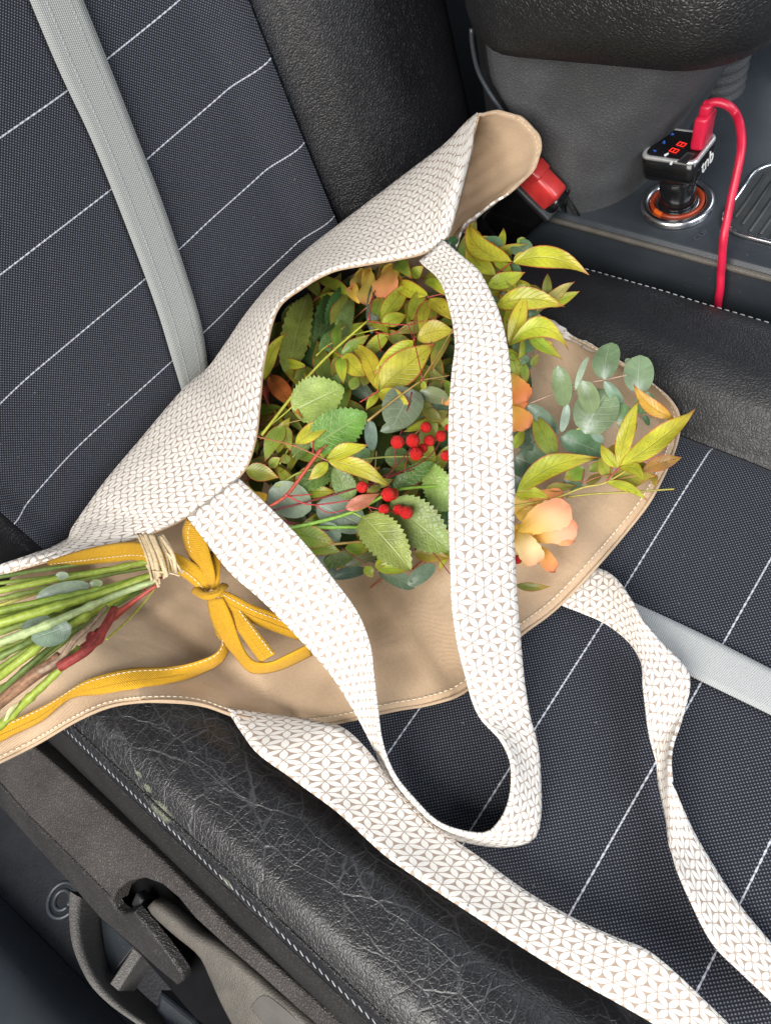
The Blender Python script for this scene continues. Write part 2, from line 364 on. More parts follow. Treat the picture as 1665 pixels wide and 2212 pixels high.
def stitches(name, path, mat, parent, dash=.0026, gap=.0012, r=.00042, zig=0.):
    P = np.array(path, float); L = np.r_[0, np.linalg.norm(np.diff(P, axis=0), axis=1).cumsum()]
    V = []; Fc = []; s = 0; k = 0
    at = lambda q: np.array([np.interp(q, L, P[:, c]) for c in range(3)])
    while s + dash < L[-1]:
        a, b = at(s), at(s + dash); t = (b - a) / (np.linalg.norm(b - a) + 1e-9); n = np.cross(t, CAM - a); n /= np.linalg.norm(n) + 1e-9; m = np.cross(n, t)
        a = a - n * zig; b = b + n * zig
        i0 = len(V)
        for c, rr in ((a, r * .5), (a + (b-a)*.25 + m*r*.6, r), (a + (b-a)*.75 + m*r*.6, r), (b, r * .5)):
            V += [c + n*rr, c + m*rr, c - n*rr, c - m*rr]
        for q in range(3):
            for e in range(4): Fc.append((i0+q*4+e, i0+q*4+(e+1) % 4, i0+q*4+4+(e+1) % 4, i0+q*4+4+e))
        Fc += [(i0, i0+3, i0+2, i0+1), (i0+12, i0+13, i0+14, i0+15)]
        s += dash + gap; k += 1
    return mesh(name, V, Fc, mat, parent, kind='stuff')
def rbox(name, c, size, axes, r, mat, parent=None, seg=3, taper=1., **kw):
    """bevelled box; axes = three unit vectors"""
    bm = bmesh.new(); bmesh.ops.create_cube(bm, size=1.)
    for v in bm.verts:
        k = taper if v.co.z > 0 else 1.
        v.co = Vector((v.co.x * size[0] * k, v.co.y * size[1] * k, v.co.z * size[2]))
    if r: bmesh.ops.bevel(bm, geom=bm.edges[:] , offset=r, segments=seg, affect='EDGES', profile=.5)
    A = np.array(axes, float)
    for v in bm.verts: v.co = Vector(np.array(c) + v.co.x * A[0] + v.co.y * A[1] + v.co.z * A[2])
    me = bpy.data.meshes.new(name); bm.to_mesh(me); bm.free(); me.materials.append(mat)
    me.polygons.foreach_set('use_smooth', [True] * len(me.polygons))
    o = bpy.data.objects.new(name, me); link(o, parent)
    for k, v in kw.items(): o[k] = v
    return o
def plate(name, pts3, down, mat, parent=None, bev=.0015, dense=True, smooth=False):
    """flat outline with depth: pts3 in a plane, extruded along vector `down`"""
    bm = bmesh.new(); vs = [bm.verts.new(tuple(p)) for p in pts3]; f = bm.faces.new(vs); f.normal_update()
    if f.normal.dot(Vector(down)) > 0: f.normal_flip()
    ex = bmesh.ops.extrude_face_region(bm, geom=[f]); ev = [g for g in ex['geom'] if isinstance(g, bmesh.types.BMVert)]
    # the extruded copy becomes the bottom
    for v in ev: v.co += Vector(down)
    bmesh.ops.recalc_face_normals(bm, faces=bm.faces[:])
    if bev:
        top = [e for e in bm.edges if all(not (v in ev) for v in e.verts)]
        bmesh.ops.bevel(bm, geom=top, offset=bev, segments=3, affect='EDGES', profile=.5, clamp_overlap=True)
    bmesh.ops.triangulate(bm, faces=[f for f in bm.faces if len(f.verts) > 4])
    me = bpy.data.meshes.new(name); bm.to_mesh(me); bm.free(); me.materials.append(mat)
    o = bpy.data.objects.new(name, me); return link(o, parent)
def text(name, body, size, mat, parent, M, ext=.0002):
    cu = bpy.data.curves.new(name, 'FONT'); cu.body = body; cu.size = size; cu.extrude = ext; cu.align_x = 'CENTER'; cu.align_y = 'CENTER'
    tmp = bpy.data.objects.new(name + '_tmp', cu); COL.objects.link(tmp)
    dg = bpy.context.evaluated_depsgraph_get(); me = bpy.data.meshes.new_from_object(tmp.evaluated_get(dg)); bpy.data.objects.remove(tmp)
    me.transform(M); me.materials.clear(); me.materials.append(mat); me.name = name
    return link(bpy.data.objects.new(name, me), parent)
def frame(o, x, y, z):
    return Matrix([[x[i], y[i], z[i], o[i]] for i in range(3)] + [[0, 0, 0, 1]])
unit = lambda v: np.array(v, float) / np.linalg.norm(v)

# ================================================================== the setting
zprof = pw([-.122, -.107, -.095, -.085, -.065, -.040, -.012, .006, .013, .022, .19, .352, .359, .368, .390, .415, .440, .458, .468, .474],
           [-.060, -.014, .018, .033, .043, .041, .021, .003, -.005, .0, -.004, .0, -.006, .004, .026, .036, .037, .031, .016, -.03])
def zc(x, y):
    z = zprof(y)
    if x < -.40: z -= .10 * (x + .40) ** 2 * 2
    return z + .0012 * wob(x, y)
t15 = math.tan(math.radians(15))
def yedge(s): return .404 + .17 * max(s, 0.) ** 1.15                      # inner edge of the backrest cloth
prot = pw([-.30, -.10, -.02, .0, .06, .25, .70, .9, 1.0, 1.03, 1.12, 1.22, 1.30, 1.36, 1.38],
          [-.05, .06, .085, .075, .012, .0, .0, .008, .026, .024, .068, .088, .070, .0, -.08])
# q = 0 at the outer edge of the cloth, 1 at its inner edge
def yq(q, s):
    y0 = -.002 + .05 * max(s, 0) ; return y0 + (yedge(s) - y0) * q
prot2 = pw([-.42, -.36, -.25, -.12, -.01, .0, .05, .25, .70, .9, 1.0, 1.012, 1.10, 1.22, 1.34, 1.42, 1.45],
           [-.12, -.02, .030, .040, .012, .018, .010, .0, .0, .012, .032, .026, .058, .086, .100, .062, -.06])
def bpt(q, s):
    x = -.53 - t15 * s + prot2(q) * (1 + .4 * s); return np.array([x, yq(q, s), s])
def gback(p):
    s = p[2]; y0 = yq(0, s); q = (p[1] - y0) / (yedge(s) - y0)
    return p[0] - (-.53 - t15 * s + prot2(q) * (1 + .4 * s))
def on_cushion(px, py, off=0.): return march(px, py, lambda p: p[2] - zc(p[0], p[1]) - off)
def on_back(px, py, off=0.): return march(px, py, lambda p: gback(p) - off)

fl = mesh('car_floor', [(-1.2, -.9, -.34), (.6, -.9, -.34), (.6, 1.3, -.34), (-1.2, 1.3, -.34)], [(0, 1, 2, 3)], MAT['floor'], None, smooth=False)
fl['kind'] = 'structure'; fl['label'] = 'black car floor below the passenger seat'

# ------------------------------------------------------------------ passenger seat
seat = thing('passenger_seat', 'black passenger seat with pinstriped cloth centre and leather side bolsters', 'car seat')
def seat_strip(name, y0, y1, ny, mat, x0=-.56, x1=.17, nx=90, edge_round=True):
    P = []; UV = []
    for i in range(nx):
        x = x0 + (x1 - x0) * i / (nx - 1); row = []; ru = []; L = 0; prev = None
        for j in range(ny):
            y = y0 + (y1 - y0) * j / (ny - 1); z = zc(x, y); zz = z - (max(0, x - .11) ** 2) * 14
            p = np.array([x, y, zz])
            if prev is not None: L += np.linalg.norm(p - prev)
            prev = p; row.append(p); ru.append((x, L))
        P.append(row); UV.append(ru)
    return grid(name, P, mat, seat, UV)
MAT['leather_old'] = m_leather('worn_black_leather', (.0075, .0074, .0085), cells=420, bump=.00022, rough=.40, crease=1., spec=.6,
    stain=[(*PZ(345, 1752, .035), .011, .0045), (*PZ(322, 1705, .035), .004, .002), (*PZ(478, 1905, .035), .005, .002), (*PZ(305, 1675, .035), .004, .0015)])
seat_strip('cushion_cloth', .0125, .3595, 70, MAT['fab_c'])
seat_strip('outer_bolster', -.094, .0120, 40, MAT['leather_old'])
seat_strip('side_strip', -.122, -.0945, 12, MAT['leather_side'])
seat_strip('inner_bolster', .3600, .474, 44, MAT['leather'])
# body of the cushion under the covers
rbox('cushion_foam', (-.2, .182, -.11), (.72, .56, .16), np.eye(3), .02, MAT['dark'], seat)
# seams
xs = np.linspace(-.5, .15, 160)
stitches('bolster_stitching', [(x, -.0905, zc(x, -.0905) + .0005) for x in xs], MAT['thread'], seat, .0042, .0008, .00042, .0006)
tube('bolster_welt', [(x, -.0845, zc(x, -.0845) + .0001) for x in xs], .0011, MAT['leather_side'], seat, 6)
stitches('inner_bolster_stitching', [(x, .4615, zc(x, .4615) + .0006) for x in np.linspace(-.42, .1, 120)], MAT['thread'], seat, .0040, .0022, .00045)
# backrest
def back_strip(name, q0, q1, nq, mat, s0=-.06, s1=.62, ns=80):
    P = []; UV = []
    for i in range(ns):
        s = s0 + (s1 - s0) * i / (ns - 1); row = []; ru = []; L = 0; prev = None
        for j in range(nq):
            q = q0 + (q1 - q0) * j / (nq - 1); p = bpt(q, s)
            if prev is not None: L += np.linalg.norm(p - prev)
            prev = p; row.append(p)
            bend = -.030 * q + .022 * max(0, (q - .55) / .45) ** 2.2
            ru.append((s * 1.03 - bend, L))
        P.append(row); UV.append(ru)
    return grid(name, P, mat, seat, UV)
back_strip('backrest_cloth', 0., 1., 80, MAT['fab_b'])
MAT['leather_back'] = m_leather('black_backrest_leather', (.0055, .0058, .0078), cells=400, bump=.00034, rough=.40, spec=.38)
back_strip('backrest_outer_bolster', -.42, -.001, 40, MAT['leather_back'])
back_strip('backrest_inner_bolster', 1.001, 1.45, 50, MAT['leather_back'])
rbox('backrest_shell', (-.66, .20, .25), (.12, .50, .70), [(1, 0, 0), (0, 1, 0), unit((-t15, 0, 1))], .03, MAT['dark'], seat)

# seat side trim with the recess of the lever
TP0 = np.array([0, -.123, -.050]); TN = unit((0, -.030, .057))
TP = lambda px, py, d=0.: PPL(px, py, TP0 + TN * d, TN)
outl = [(-80, 1520), (20, 1572), (95, 1632), (200, 1724), (350, 1859), (500, 2009), (665, 2149), (740, 2214), (830, 2290),
        (760, 2290), (700, 2232), (640, 2180), (560, 2108), (480, 2040), (420, 1985), (385, 1942), (350, 1912), (312, 1898), (275, 1906), (250, 1926), (242, 1950), (237, 1938), (180, 1880), (108, 1808), (60, 1762), (0, 1692), (-80, 1600)]
plate('side_trim', [TP(*p) for p in outl], -TN * .016, MAT['trim'], seat, .003)
LP0 = TP0 + TN * -.010; LN = unit((0, -.060, .042)); LQ = TP(110, 1812, -.012)
plate('trim_lip', [PPL(*p, LQ, LN) for p in [(-80, 1606), (0, 1698), (60, 1766), (108, 1812), (180, 1884), (237, 1942), (250, 1966), (264, 1977), (288, 1972), (324, 2014), (365, 2068), (392, 2106), (394, 2122), (383, 2131), (340, 2095), (299, 2057), (216, 1985), (151, 1910), (58, 1809), (0, 1744), (-80, 1655)]], -LN * .008, m_leather('shade_toned_lip_plastic', (.030, .027, .026), cells=430, bump=.0008, rough=.5), seat, .0025)  # trim plastic again, with the lip's shade put into a darker colour
plate('recess_back', [TP(*p, -.034) for p in [(200, 1860), (330, 1850), (480, 1990), (820, 2300), (600, 2340), (420, 2200), (300, 2060), (220, 1960)]], -TN * .006, m_plain('recess_shade_black', (.004, .004, .005), .8, .1), seat, .001)  # near-black plate; shade inside the lever recess is put into its colour
# height lever
lev = [(312, 1962), (322, 1950), (338, 1952), (385, 1990), (425, 2022), (470, 2046), (540, 2104), (610, 2164), (700, 2240), (760, 2300), (600, 2330), (530, 2270), (500, 2225), (470, 2168), (448, 2118), (424, 2070), (372, 2026), (328, 1986)]
lv = plate('height_lever', [TP(*p, -.006) for p in cr(lev, 60, True)], -TN * .014, MAT['grey'], seat, .0045)
for p in lv.data.polygons: p.use_smooth = True
sub = plate('finger_dimple', [TP(*p, -.0056) for p in cr([(545, 2185), (552, 2160), (572, 2150), (600, 2168), (640, 2205), (655, 2240), (600, 2235)], 40, True)], -TN * .003, m_plain('dimple_shade_tone', (.065, .06, .053), .5), lv, .001)  # flat plate, no hollow; the dimple's shade is put into a darker colour
rbox('lever_pivot', TP(306, 1946, -.022), (.010, .012, .010), [(1, 0, 0), unit(np.cross(TN, (1, 0, 0))), TN], .002, MAT['dark'], seat)

# ------------------------------------------------------------------ under the seat: sill and bracket
sill = thing('door_sill', 'smooth dark plastic door sill below the seat side trim', 'door sill')
def sill_pt(px, py, z): return PZ(px, py, z)
sp = [(-.90, .0), (.40, .0)]
prof = [(-.70, -.34), (-.56, -.300), (-.50, -.275), (-.46, -.262), (-.40, -.258), (-.355, -.265), (-.335, -.285), (-.325, -.335)]
pc = cr([(0, a, b) for a, b in prof], 40)
grid('sill_panel', [[(x, p[1] + .25 * (x + .48) * .25, p[2]) for p in pc] for x in np.linspace(-1.0, .4, 30)], MAT['conso'], sill)
brk = thing('seat_rail_bracket', 'curved black plastic bracket with crossbar under the seat side', 'bracket')
BZ = -.20
ring_o = cr([(147, 1924), (146, 1985), (155, 2050), (187, 2122), (230, 2169), (288, 2211), (380, 2275)], 40); ring_i = cr([(173, 1940), (169, 1996), (180, 2057), (209, 2118), (252, 2165), (310, 2208), (400, 2265)], 40)
P = []
for a, b in zip(ring_o, ring_i):
    o1 = PZ(*a, BZ); i1 = PZ(*b, BZ); P.append([o1 + (0, 0, -.06), o1 + (0, 0, -.004), o1 * .85 + i1 * .15, o1 * .15 + i1 * .85, i1 + (0, 0, -.004), i1 + (0, 0, -.06)])
MAT['bracket'] = m_leather('edge_lit_tone_plastic', (.11, .105, .10), cells=430, bump=.0006, rough=.5, spec=.4)  # paler than the trim: light caught on the edges is put into the colour
grid('curved_rib', P, MAT['bracket'], brk)
bar = [(236, 2126), (288, 2046), (306, 2062), (254, 2142)]
plate('crossbar', [PZ(*p, BZ - .002) for p in bar], (0, 0, -.03), MAT['bracket'], brk, .002)
plate('inner_plate', [PZ(*p, BZ - .03) for p in [(216, 1980), (290, 2046), (241, 2108), (226, 2057)]], (0, 0, -.01), MAT['conso'], brk, .001)
plate('lower_block', [PZ(*p, BZ - .02) for p in [(345, 2140), (420, 2200), (460, 2260), (400, 2280), (335, 2185)]], (0, 0, -.05), MAT['conso'], brk, .004)
c = PZ(135, 1945, -.24)
for r0 in (.016, .009): tube('bolt_ring', [c + .001 * np.array([0, 0, k]) + np.array([r0 * math.cos(a), r0 * math.sin(a), 0]) for k, a in [(0, a) for a in np.linspace(0, 2*math.pi, 25)]], .0022, MAT['conso'], brk, 6)
rbox('rail', (-.25, -.13, -.24), (.62, .06, .16), np.eye(3), .01, MAT['dark'], brk)

# ------------------------------------------------------------------ centre console
con = thing('centre_console', 'dark grey plastic centre console with round power socket and ribbed tray', 'console')
CT = .05
prof = [(.478, -.33), (.486, -.05), (.4905, .030), (.4925, .041), (.498, .0465), (.508, .0485), (.56, CT), (.80, CT + .004)]
pc = []
for i in range(len(prof) - 1):
    for t in np.linspace(0, 1, 8, endpoint=False): pc.append((prof[i][0] + (prof[i+1][0]-prof[i][0])*t, prof[i][1] + (prof[i+1][1]-prof[i][1])*t))
pc.append(prof[-1])
grid('console_body', [[(x, a, b) for a, b in pc] for x in np.linspace(-.42, .30, 40)], MAT['conso'], con)
tube('edge_trim', [(x, .4925, .0415) for x in np.linspace(-.338, .30, 30)], .0028, MAT['grey'], con, 8)
# pillar below the armrest
P = []
for z in np.linspace(.045, .23, 26):
    k = (z - .05) / .13; xl = max(-.318 - .55 * (z - .05), -.378); xf = -.262 + .066 * max(k, 0) ** 1.25; yl = .499 - .004 * k
    r = .05; path = [(xl, yl + .012), (xl + .004, yl + .003), (xl + .012, yl)]
    xs2 = np.linspace(xl + .02, xf - r, 5); path += [(x, yl + .006 * max(0, (x - xl - .03)) / .05) for x in xs2]
    yb = path[-1][1]
    for a in np.linspace(0, math.pi / 2, 10)[1:]: path.append((xf - r + r * math.sin(a), yb + r * 1.5 * (1 - math.cos(a))))
    path += [(xf, yb + r * 1.5 + .06), (xf - .004, yb + r * 1.5 + .18)]
    P.append([(a, b, z) for a, b in path])
grid('armrest_pillar', P, MAT['console_grain'], con)
tube('pillar_piping', [PY(*p, .497) for p in [(1018, 60), (1020, 95), (1032, 150), (1055, 195), (1085, 240), (1120, 300), (1165, 380), (1210, 455)]], .0020, MAT['conso'], con, 6, 40)
grid('rear_panel_backing', [[(x, min(.508 + max(0, -.392 - x) * 2.2, .76), z) for z in np.linspace(-.33, .85, 8)] for x in np.linspace(-1.1, -.315, 60)], MAT['dark'], con)  # black panel by the pillar, widened as an added dark backing behind the gap
# armrest
P = []
def rrect(x0, x1, y0, y1, r, n=8):
    o = []
    for cx, cy, a0 in ((x0+r, y0+r, math.pi), (x1-r, y0+r, 1.5*math.pi), (x1-r, y1-r, 0), (x0+r, y1-r, .5*math.pi)):
        for a in np.linspace(a0, a0 + math.pi/2, n): o.append((cx + r*math.cos(a), cy + r*math.sin(a)))
    return o
for ins, z in [(.20, .196), (.05, .196), (.022, .1955), (.008, .199), (.001, .209), (-.002, .225), (-.001, .245), (.004, .262), (.013, .278), (.027, .289), (.05, .295), (.10, .298), (.14, .2985)]:
    o = rrect(-.386 + ins * .7, -.155 - ins * .7, .462 + ins, .745 - ins, max(.055 - ins * .4, .008)) if ins < .135 else rrect(-.30, -.24, .59, .617, .008)
    P.append([(x, y, z + .012 * max(0, (x + .36)) / .2) for x, y in o])
o = grid('armrest', P, MAT['armrest'], con, closed=True)
# socket
SK = PZ(1462, 440, CT + .0005)
def ring(name, r0, r1, z0, z1, mat, parent, c=SK, n=48, a0=0, a1=2*math.pi):
    rows = []
    for a in np.linspace(a0, a1, n + 1):
        d = np.array([math.cos(a), math.sin(a), 0]); rows.append([c + d*r1 + (0, 0, z0), c + d*(r1*.97+r0*.03) + (0, 0, z1*.8+z0*.2), c + d*(r1*.7+r0*.3) + (0, 0, z1), c + d*(r1*.25+r0*.75) + (0, 0, z1*.95+z0*.05), c + d*r0 + (0, 0, z0)])
    return grid(name, rows, mat, parent)
sk = ring('socket_bezel', .0215, .0300, -.001, .0042, MAT['chrome'], con)
ring('socket_ring', .0180, .0218, .0015, .0048, MAT['orange'], sk); ring('lit_marker', .0179, .0219, .0016, .0051, MAT['orange2'], sk, n=8, a0=-2.15, a1=-1.75)
ring('socket_sleeve', .0135, .0180, .002, .0030, MAT['chrome'], sk)
tube('socket_well', [SK + (0, 0, .0012), SK + (0, 0, .0016)], .0150, MAT['gloss'], sk, 24)
cA, cB_ = PZ(1506, 513, CT + .0004), PZ(1523, 500, CT + .0004); cu_ = unit(cB_ - cA)
text('engraved_word', 'CUP', .0075, m_plain('engraving', (.06, .065, .07), .6), con, frame(.5 * (cA + cB_), cu_, np.cross((0, 0, 1), cu_), (0, 0, 1)), .00005)
# ribbed tray
tr0, tr1, ty0, ty1 = -.186, .02, .520, .612
rr = rrect(tr0, tr1, ty0, ty1, .024); rr.append(rr[0])
tube('tray_rim', [(x, y, CT + .0005) for x, y in rr], .0022, MAT['chrome'], con, 8)
rr2 = rrect(tr0 + .002, tr1 - .002, ty0 + .002, ty1 - .002, .022)
mat_ = plate('tray_mat', [(x, y, CT + .0012) for x, y in rr2], (0, 0, -.001), MAT['rubber'], con, 0)
for k in range(14):
    x = tr0 + .010 + k * .0085; yy = ty0 + .004 + max(0, .014 - k * .0085); 
    o = tube('rib', [(x, ty0 + .005 + max(0, .012 - k * .006), CT + .0012), (x, ty1 - .005 - max(0, .012 - k * .006), CT + .0012)], .0016, MAT['rubber'], con, 6)
# handbrake gaiter behind the pillar
P = []
for i, t in enumerate(np.linspace(0, 1, 60)):
    z = .05 + .17 * t; r = .022 - .004 * t + .0010 * math.sin(t * 110); P.append([(-.262 + .01 * t + r * math.cos(a), .69 + r * 1.1 * math.sin(a), z) for a in np.linspace(0, 2*math.pi, 24, endpoint=False)])
gt = thing('handbrake_gaiter', 'grey pleated gaiter beneath the front of the armrest', 'gaiter'); grid('pleats', P, MAT['console_grain'], gt, closed=True)
ds = thing('driver_seat', 'black side of the driver seat beyond the centre console', 'car seat')
P = []
for ins, z in [(.12, -.33), (.0, -.32), (-.004, .0), (.0, .12), (.015, .155), (.04, .17), (.10, .172), (.2, .17)]:
    P.append([(x, y, z) for x, y in rrect(-.6 + ins, .5 - ins, .80 + ins, 1.25 - ins, .05)])
grid('cushion', P, MAT['leather'], ds, closed=True)

# ------------------------------------------------------------------ seat belt buckle
bk = thing('belt_buckle', 'black seat belt buckle with red release button beside the console', 'buckle')
ba = PY(1055, 515, .484); bb = PY(1178, 400, .484); ax = unit(bb - ba); up = unit(np.cross((0, 1, 0), ax)); up = up if up[2] > 0 else -up; sd = np.cross(up, ax)
# long axis, side = towards camera, thickness
L = .085; cB = bb - ax * (L / 2) + np.array([0, .004, 0])
rbox('buckle_body', cB, (L, .024, .044), [ax, (0, -1, 0), up], .006, MAT['gloss'], bk)
rbox('release_button', bb - ax * .006 + up * .002, (.030, .019, .034), [ax, (0, -1, 0), up], .004, MAT['red'], bk)
rbox('button_step', bb + ax * .0035 + up * .0135, (.013, .0192, .012), [ax, (0, -1, 0), up], .002, MAT['red'], bk)
rbox('latch_frame', bb - ax * .014, (.006, .027, .047), [ax, (0, -1, 0), up], .002, MAT['dark'], bk)
tube('buckle_stalk', [cB - ax * .04, cB - ax * .09 + (-.01, 0, -.02), cB - ax * .13 + (-.02, 0, -.06)], .009, MAT['dark'], bk, 8, 12)

# ------------------------------------------------------------------ charger and cable
ch = thing('car_charger', 'black square car charger with red display plugged into the socket', 'charger')
axz = unit((-.07, .02, 1)); axx = unit(np.array([1, 0, 0]) - axz * axz[0]); axy = np.cross(axz, axx)
SB = SK + (0, 0, .001)
hc = SB + axz * .043
AX = [axx, axy, axz]
loc = lambda x, y, z: hc + axx * x + axy * y + axz * z
HX, HY = .046, .040
tube('charger_neck', [SB - axz * .002, SB + axz * .004, SB + axz * .020, SB + axz * .027, SB + axz * .033], [.0150, .0150, .0142, .0150, .0180], MAT['gloss'], ch, 28)
def rprism(name, levels, mat, parent):
    rows = [[loc(a, b, z) for a, b in rrect(-HX/2 + i, HX/2 - i, -HY/2 + i, HY/2 - i, max(.007 - i*.5, .001), 6)] for i, z in levels]
    return grid(name, rows, mat, parent, closed=True)
rprism('charger_body', [(.012, -.0125), (.003, -.0120), (.0008, -.010), (0, -.006), (0, .0075), (.001, .0080)], MAT['gloss'], ch)
rprism('silver_rim', [(.0006, .0078), (-.0004, .0084), (-.0002, .0100), (.0008, .0110), (.0026, .0108), (.0030, .0100)], MAT['silver'], ch)
plate('charger_face', [loc(a, b, .0106) for a, b in rrect(-HX/2 + .0027, HX/2 - .0027, -HY/2 + .0027, HY/2 - .0027, .005, 6)], -axz * .001, MAT['gloss'], ch, 0)
def fr(x, y, z, rot=0.):
    a, b = axx, axy
    return frame(loc(x, y, z), a, b, axz)
# face: buttons along the rear edge, display in the middle, two ports along the front edge
def FP(px, py): return PPL(*KU(px, py), loc(0, 0, .0108), axz)
def icon(name, pxs, mat, parent=ch): return plate(name, [FP(*p) for p in pxs], axz * .0003, mat, parent, 0)
icon('button_icon', [(565, 475), (600, 470), (582, 452)], MAT['blue']); icon('button_icon', [(390, 622), (425, 630), (402, 645)], MAT['blue'])
icon('button_icon', [(478, 560), (492, 535), (505, 530), (512, 548), (500, 568), (494, 552)], MAT['blue'])
icon('brand_mark', [(497, 672), (540, 652), (545, 664), (505, 690)], MAT['white'])
E3 = lambda a, b: loc(a, b, .0108)
def seg_digit(cx, cy, w, h, name):
    t = w * .2; V = []
    segs = [(-w/2, h/2, w/2, h/2), (-w/2, 0, w/2, 0), (-w/2, -h/2, w/2, -h/2), (-w/2, 0, -w/2, h/2), (w/2, 0, w/2, h/2), (-w/2, -h/2, -w/2, 0), (w/2, -h/2, w/2, 0)]
    Fc = []
    for a in segs:
        x0, x1 = min(a[0], a[2]) - t/2, max(a[0], a[2]) + t/2; y0, y1 = min(a[1], a[3]) - t/2, max(a[1], a[3]) + t/2; i = len(V)
        V += [uvd(cx, cy, x0, y0), uvd(cx, cy, x1, y0), uvd(cx, cy, x1, y1), uvd(cx, cy, x0, y1)]; Fc.append((i, i+1, i+2, i+3))
    return mesh(name, V, Fc, MAT['led'], ch, smooth=False)
d0 = FP(598, 632); d1 = FP(672, 570); du = unit(d1 - d0); dv = np.cross(axz, du)
def uvd(c, _, x, y): return c + du * x + dv * y + axz * .0004
for c_ in (d0, d1): seg_digit(c_, 0, .0042, .0062, 'display_digit')
plate('usb_port', [FP(*p) for p in [(622, 745), (728, 645), (812, 660), (718, 765)]], axz * .0002, MAT['rubber'], ch, 0)
plate('usb_tongue', [FP(*p) + axz * .0003 for p in [(655, 740), (735, 668), (790, 680), (715, 752)]], axz * .0002, MAT['dark'], ch, 0)
plate('rim_notch', [FP(*p) + axz * .0006 for p in [(552, 775), (566, 742), (590, 745), (574, 782)]], axz * .0004, MAT['white'], ch, 0)
# lettering on the side that faces the seat (+x side carries the letters)
text('lettering', 'tnb', .0155, MAT['white'], ch, frame(loc(HX/2 + .0003, .002, -.0018), axy, axz, axx))
cbl = thing('charging_cable', 'bright red charging cable looping from the charger over the console edge', 'cable')
plug0 = PPL(*KU(862, 560), loc(0, 0, .011), axz); pz = unit(axz + .12 * axx)
rbox('plug', plug0 + pz * .0125, (.0105, .0185, .027), [axx, axy, pz], .0028, MAT['cable'], cbl)
rbox('plug_collar', plug0 + pz * .0295, (.0085, .0115, .009), [axx, axy, pz], .0025, MAT['cable'], cbl)
pe = plug0 + pz * .033
cpx = [(868, 245), (905, 190), (975, 150), (1060, 150), (1150, 190), (1215, 265), (1255, 380), (1270, 540), (1255, 700), (1215, 900), (1170, 1100), (1130, 1300), (1095, 1480), (1080, 1640), (1065, 1850), (1050, 2060)]
yc_ = np.interp(np.arange(len(cpx)), [0, 5, 10, 12, 13, 15], [pe[1], .548, .506, .4895, .4860, .4800])
pts = [pe] + [PY(*KU(*p), y) for p, y in zip(cpx, yc_)][1:]
pts.append(pts[-1] + (0, 0, -.06))
tube('cable', pts, .0032, MAT['cable'], cbl, 12, 90)

# ------------------------------------------------------------------ seat belt
def ribbon(name, ed, mat, parent, n=60, nv=7, thick=.0014, width=None, curl=0., u0=0., limp=0., **kw):
    """ed: list of (left3, right3) edge points"""
    A = cr([e[0] for e in ed], n); B = cr([e[1] for e in ed], n)
    Cn = .5 * (A + B); L = np.r_[0, np.linalg.norm(np.diff(Cn, axis=0), axis=1).cumsum()]
    W = width or float(np.median(np.linalg.norm(A - B, axis=1)))
    T = np.gradient(Cn, axis=0); P = []; UV = []
    for i in range(n):
        nn = np.cross(T[i], B[i] - A[i]); nn /= np.linalg.norm(nn) + 1e-9
        if nn.dot(CAM - Cn[i]) < 0: nn = -nn
        row = []
        for j in range(nv):
            t = j / (nv - 1); row.append(A[i] + (B[i] - A[i]) * t + nn * (curl * 4 * t * (1 - t) + limp * (wob(L[i] * 1.1, t * .035, u0 + 3) + .5 * math.sin(L[i] * 90) * (t - .5))));
        P.append(row); UV.append([(u0 + L[i], W * j / (nv - 1)) for j in range(nv)])
    o = grid(name, P, mat, parent, UV, thick=thick, off=0., **kw); return o, A, B, P
belt = thing('seat_belt', 'pale grey seat belt webbing crossing the backrest and the cushion', 'seat belt')
le = [(-70, -360), (-20, -210), (40, -70), (65, 0), (130, 155), (200, 305), (270, 480), (335, 655), (372, 775), (395, 850), (402, 880)]
ri = [(50, -360), (95, -210), (150, -70), (180, 0), (240, 150), (300, 305), (352, 440), (402, 590), (432, 690), (446, 770), (455, 860)]
o, A, B, _ = ribbon('shoulder_webbing', [(on_back(*a, .006), on_back(*b, .006)) for a, b in zip(le, ri)], MAT['belt'], belt, 60, 7, .0015)
for t in (.3, .74):
    stitches('webbing_thread', A + (B - A) * t + unit((1, -.5, .6)) * .0012, MAT['thread'], belt, .0024, .0012, .00035)
le = [(1362, 1300), (1385, 1310), (1500, 1363), (1600, 1413), (1665, 1446), (1800, 1512), (1950, 1585)]; ri = [(1396, 1414), (1425, 1429), (1560, 1494), (1665, 1545), (1800, 1612), (1940, 1690)]
ribbon('lap_webbing', [(on_cushion(*a, .0035), on_cushion(*b, .0035)) for a, b in zip(le, ri)], MAT['belt2'], belt, 40, 7, .0015)

